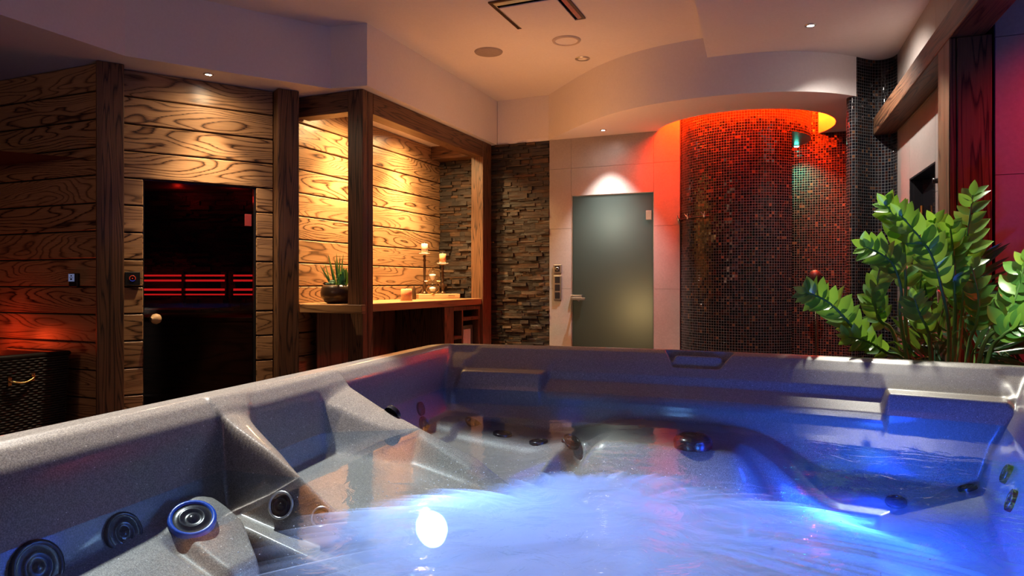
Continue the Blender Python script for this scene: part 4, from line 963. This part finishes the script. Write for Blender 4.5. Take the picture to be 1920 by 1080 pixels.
# aerated bubbles just under the surface
gx = np.linspace(-1.0, .60, 200); gy = np.linspace(.40, 2.1, 210); GX, GY = np.meshgrid(gx, gy)
TH = np.arctan2(GY-1.18, GX+.36); fringe = sum(np.sin(TH*k_+p_)*a_ for k_, p_, a_ in ((3, .4, .06), (5, 1.9, .05), (11, .7, .035), (23, 2.2, .022), (47, .3, .018), (83, 1.3, .014), (131, 2.9, .010)))
nz = sum(np.sin(GX*f_+p1)*np.sin(GY*g_+p2)/f_*6 for f_, g_, p1, p2 in ((9, 7, .3, 1.1), (17, 21, 2.1, .4), (31, 27, 1.2, 3.0), (53, 47, .2, .9)))
rr = np.hypot((GX+.36)/.53, (GY-1.18)/.54)+.05*nz+fringe
dens = (1-sst(.55, 1.15, rr))*.95+.50*(1-sst(.6, 1.35, np.hypot((GX-.12)/.60, (GY-1.20)/.60)))
dens = np.clip(dens, 0, 1)*(tubz(GX, GY) < .74)
GZ = WZ-.012-.10*np.clip(rr-.4, 0, 1)**1.5+.004*nz
foam = npmesh('foam', np.stack([GX, GY, GZ], -1).reshape(-1, 3), gridq(210, 200, False), 'foam')
ca = foam.data.attributes.new('bubble_amount', 'FLOAT', 'POINT'); ca.data.foreach_set('value', dens.astype(np.float32).ravel())
tag(foam, 'cloud of glowing bubbles churning under the tub water', 'bubbles'); foam['kind'] = 'stuff'
mb = MB()
base_s = [(0, 0, 1), (1, 0, 0), (0, 1, 0), (-1, 0, 0), (0, -1, 0), (0, 0, -1)]; oct_f = [(0, 1, 2), (0, 2, 3), (0, 3, 4), (0, 4, 1), (5, 2, 1), (5, 3, 2), (5, 4, 3), (5, 1, 4)]
for k in range(520):
    an = random.uniform(0, 2*PI); q_ = random.gauss(.97, .10); x_ = -.36+.47*q_*math.cos(an); y_ = 1.08+.46*q_*math.sin(an)
    if float(tubz(np.array([x_]), np.array([y_]))[0]) > .74: continue
    r_ = random.uniform(.0006, .0018); mb.add([(x_+a_*r_, y_+b_*r_, WZ+c_*r_*.6) for a_, b_, c_ in base_s], oct_f, None, True)
o = tag(mb.build('bubbles', 'strand'), 'small foam bubbles floating at the edge of the glowing churn', 'bubbles'); o['kind'] = 'stuff'

# ------------------------------------------------------------------ plants
def frond(t, pts, nl, ln, wd, lm='leaf', s0=.25, upv=None, r0=.010, droop=.12, name='frond'):
    path = cr([tuple(p) for p in pts], 8) if len(pts[0]) == 2 else None
    P = [Vector(p) for p in pts]; path = []
    for i in range(len(P)-1):
        p0, p1, p2, p3 = P[max(i-1, 0)], P[i], P[i+1], P[min(i+2, len(P)-1)]
        for k in range(10):
            s_ = k/10; path.append(.5*((2*p1)+(-p0+p2)*s_+(2*p0-5*p1+4*p2-p3)*s_*s_+(-p0+3*p1-3*p2+p3)*s_**3))
    path.append(P[-1]); n_ = len(path)
    st = MB().tube(path, [r0*(1-.75*i/(n_-1)) for i in range(n_)], 8).build(name, 'stem', t)
    mb = MB(); view = Vector((-.45, -1, .2)).normalized()
    for k in range(nl):
        s_ = s0+(1-s0)*(k+.5)/nl; f_ = s_*(n_-1); i = min(int(f_), n_-2); p = path[i].lerp(path[i+1], f_-i); tg_ = (path[min(i+1, n_-1)]-path[i]).normalized()
        side = tg_.cross(upv if upv is not None else view).normalized()
        for sg in (-1, 1):
            sz = ln*(.72+.5*math.sin(PI*min(1, (s_-s0)/(1-s0)*.8+.15)))*random.uniform(.85, 1.1)
            d_ = (side*sg*.85+tg_*random.uniform(.65, .95)+Vector((random.uniform(-.25, .25), random.uniform(-.25, .25), random.uniform(-.1, .25)))).normalized()
            blade(mb, p+tg_*(.006*sg), d_, sz, wd*sz/ln, up=view+Vector((random.uniform(-.5, .5), random.uniform(-.4, .4), random.uniform(.0, .8))), curve=random.uniform(.0, droop*2), n=6, fold=.22, wide=.42)
    blade(mb, path[-1], (path[-1]-path[-3]).normalized(), ln*.8, wd*.7, up=view, curve=0, n=6, fold=.2, wide=.42)
    mb.build('leaflets', lm, st); return st
PC = Vector((.50, 3.28, 0)); PH = .50
t = empty('zz_plant', PC, 'large potted plant with glossy bright green leaflets behind the tub rim', 'plant')
MB().lathe([(.001, 0), (.15, 0), (.16, .02), (.20, PH-.02), (.205, PH), (.185, PH), (.18, PH-.04), (.001, PH-.05)], PC, 36).build('pot', 'ceramic', t)
MB().lathe([(.001, PH-.03), (.183, PH-.035)], PC, 30).build('soil', 'soil', t)
def fr(pxs, nl=12, ln=.085, wd=.024, b0=(0, 0), s0=.3, **k):
    b_ = PC+Vector((b0[0], b0[1], PH-.04)); frond(t, [b_]+[at(*q) for q in pxs], nl, ln, wd, s0=s0, **k)
fr([(1655, 690, 2.85), (1600, 615, 2.80), (1555, 568, 2.78), (1512, 548, 2.76)], 14, .078, .021, (-.06, -.04), .38)
fr([(1700, 620, 2.95), (1698, 520, 2.95), (1690, 430, 2.95), (1662, 385, 2.95)], 11, .082, .025, (-.05, 0), .42)
fr([(1690, 610, 2.90), (1690, 545, 2.86), (1670, 490, 2.83), (1622, 462, 2.82)], 8, .080, .024, (-.05, -.03), .58)
fr([(1780, 640, 2.85), (1765, 540, 2.82), (1742, 470, 2.82), (1690, 405, 2.84)], 11, .085, .024, (0, -.04), .50)
fr([(1792, 640, 3.05), (1790, 540, 3.05), (1780, 470, 3.04), (1752, 418, 3.04)], 11, .082, .024, (0, .02), .42)
fr([(1800, 640, 3.0), (1806, 560, 3.0), (1812, 460, 3.0), (1824, 366, 3.0)], 13, .085, .024, (.03, .02), .42)
fr([(1790, 620, 2.95), (1790, 540, 2.95), (1788, 480, 2.95), (1782, 428, 2.95)], 10, .075, .022, (.02, -.02), .42)
fr([(1840, 660, 2.80), (1878, 610, 2.78), (1905, 555, 2.78), (1922, 490, 2.78)], 8, .085, .026, (.07, -.03), .48)
fr([(1850, 680, 2.80), (1880, 630, 2.76), (1920, 608, 2.72), (1960, 600, 2.70)], 8, .085, .024, (.08, -.04), .40)
fr([(1680, 640, 3.0), (1650, 600, 3.0), (1640, 560, 3.02), (1650, 500, 3.04)], 9, .075, .022, (-.08, .05), .40)
fr([(1700, 690, 2.82), (1660, 660, 2.76), (1625, 640, 2.74), (1590, 632, 2.74)], 8, .060, .016, (-.05, -.08), .45)
fr([(1720, 640, 3.1), (1722, 580, 3.12), (1725, 540, 3.12), (1730, 500, 3.12)], 9, .075, .022, (-.02, .08), .35)
fr([(1815, 660, 2.9), (1830, 610, 2.9), (1835, 560, 2.9), (1822, 500, 2.92)], 8, .070, .020, (.05, -.01), .40)
fr([(1745, 660, 2.8), (1740, 620, 2.78), (1725, 590, 2.76), (1715, 560, 2.75)], 7, .065, .020, (-.01, -.08), .45)
# palm behind
PP = Vector((.66, 3.52, 0))
t = empty('parlour_palm', PP, 'dark narrow leaved palm behind the bright green plant by the post', 'plant')
MB().lathe([(.001, 0), (.09, 0), (.12, .30), (.125, .31), (.108, .31), (.10, .28), (.001, .27)], PP, 30).build('pot', 'ceramic', t)
for q in ([(1810, 600, 3.08), (1830, 540, 3.08), (1838, 480, 3.08)], [(1830, 650, 3.1), (1860, 620, 3.1), (1880, 640, 3.05)], [(1790, 660, 3.1), (1760, 610, 3.1), (1720, 585, 3.1)], [(1790, 670, 3.1), (1740, 640, 3.0), (1700, 640, 3.0)], [(1840, 670, 3.05), (1872, 655, 3.0), (1895, 668, 2.95)], [(1810, 640, 3.1), (1800, 560, 3.1), (1785, 500, 3.1)], [(1820, 680, 3.0), (1850, 660, 2.95), (1870, 690, 2.9)], [(1770, 690, 3.0), (1740, 670, 2.95), (1700, 680, 2.9)], [(1850, 650, 3.05), (1885, 600, 3.05), (1900, 640, 3.02)]):
    frond(t, [PP+Vector((random.uniform(-.03, .03), random.uniform(-.03, .03), .28))]+[at(*p) for p in q], 13, .13, .008, 'palmleaf', .35, r0=.005, droop=.1, name='palm_frond')
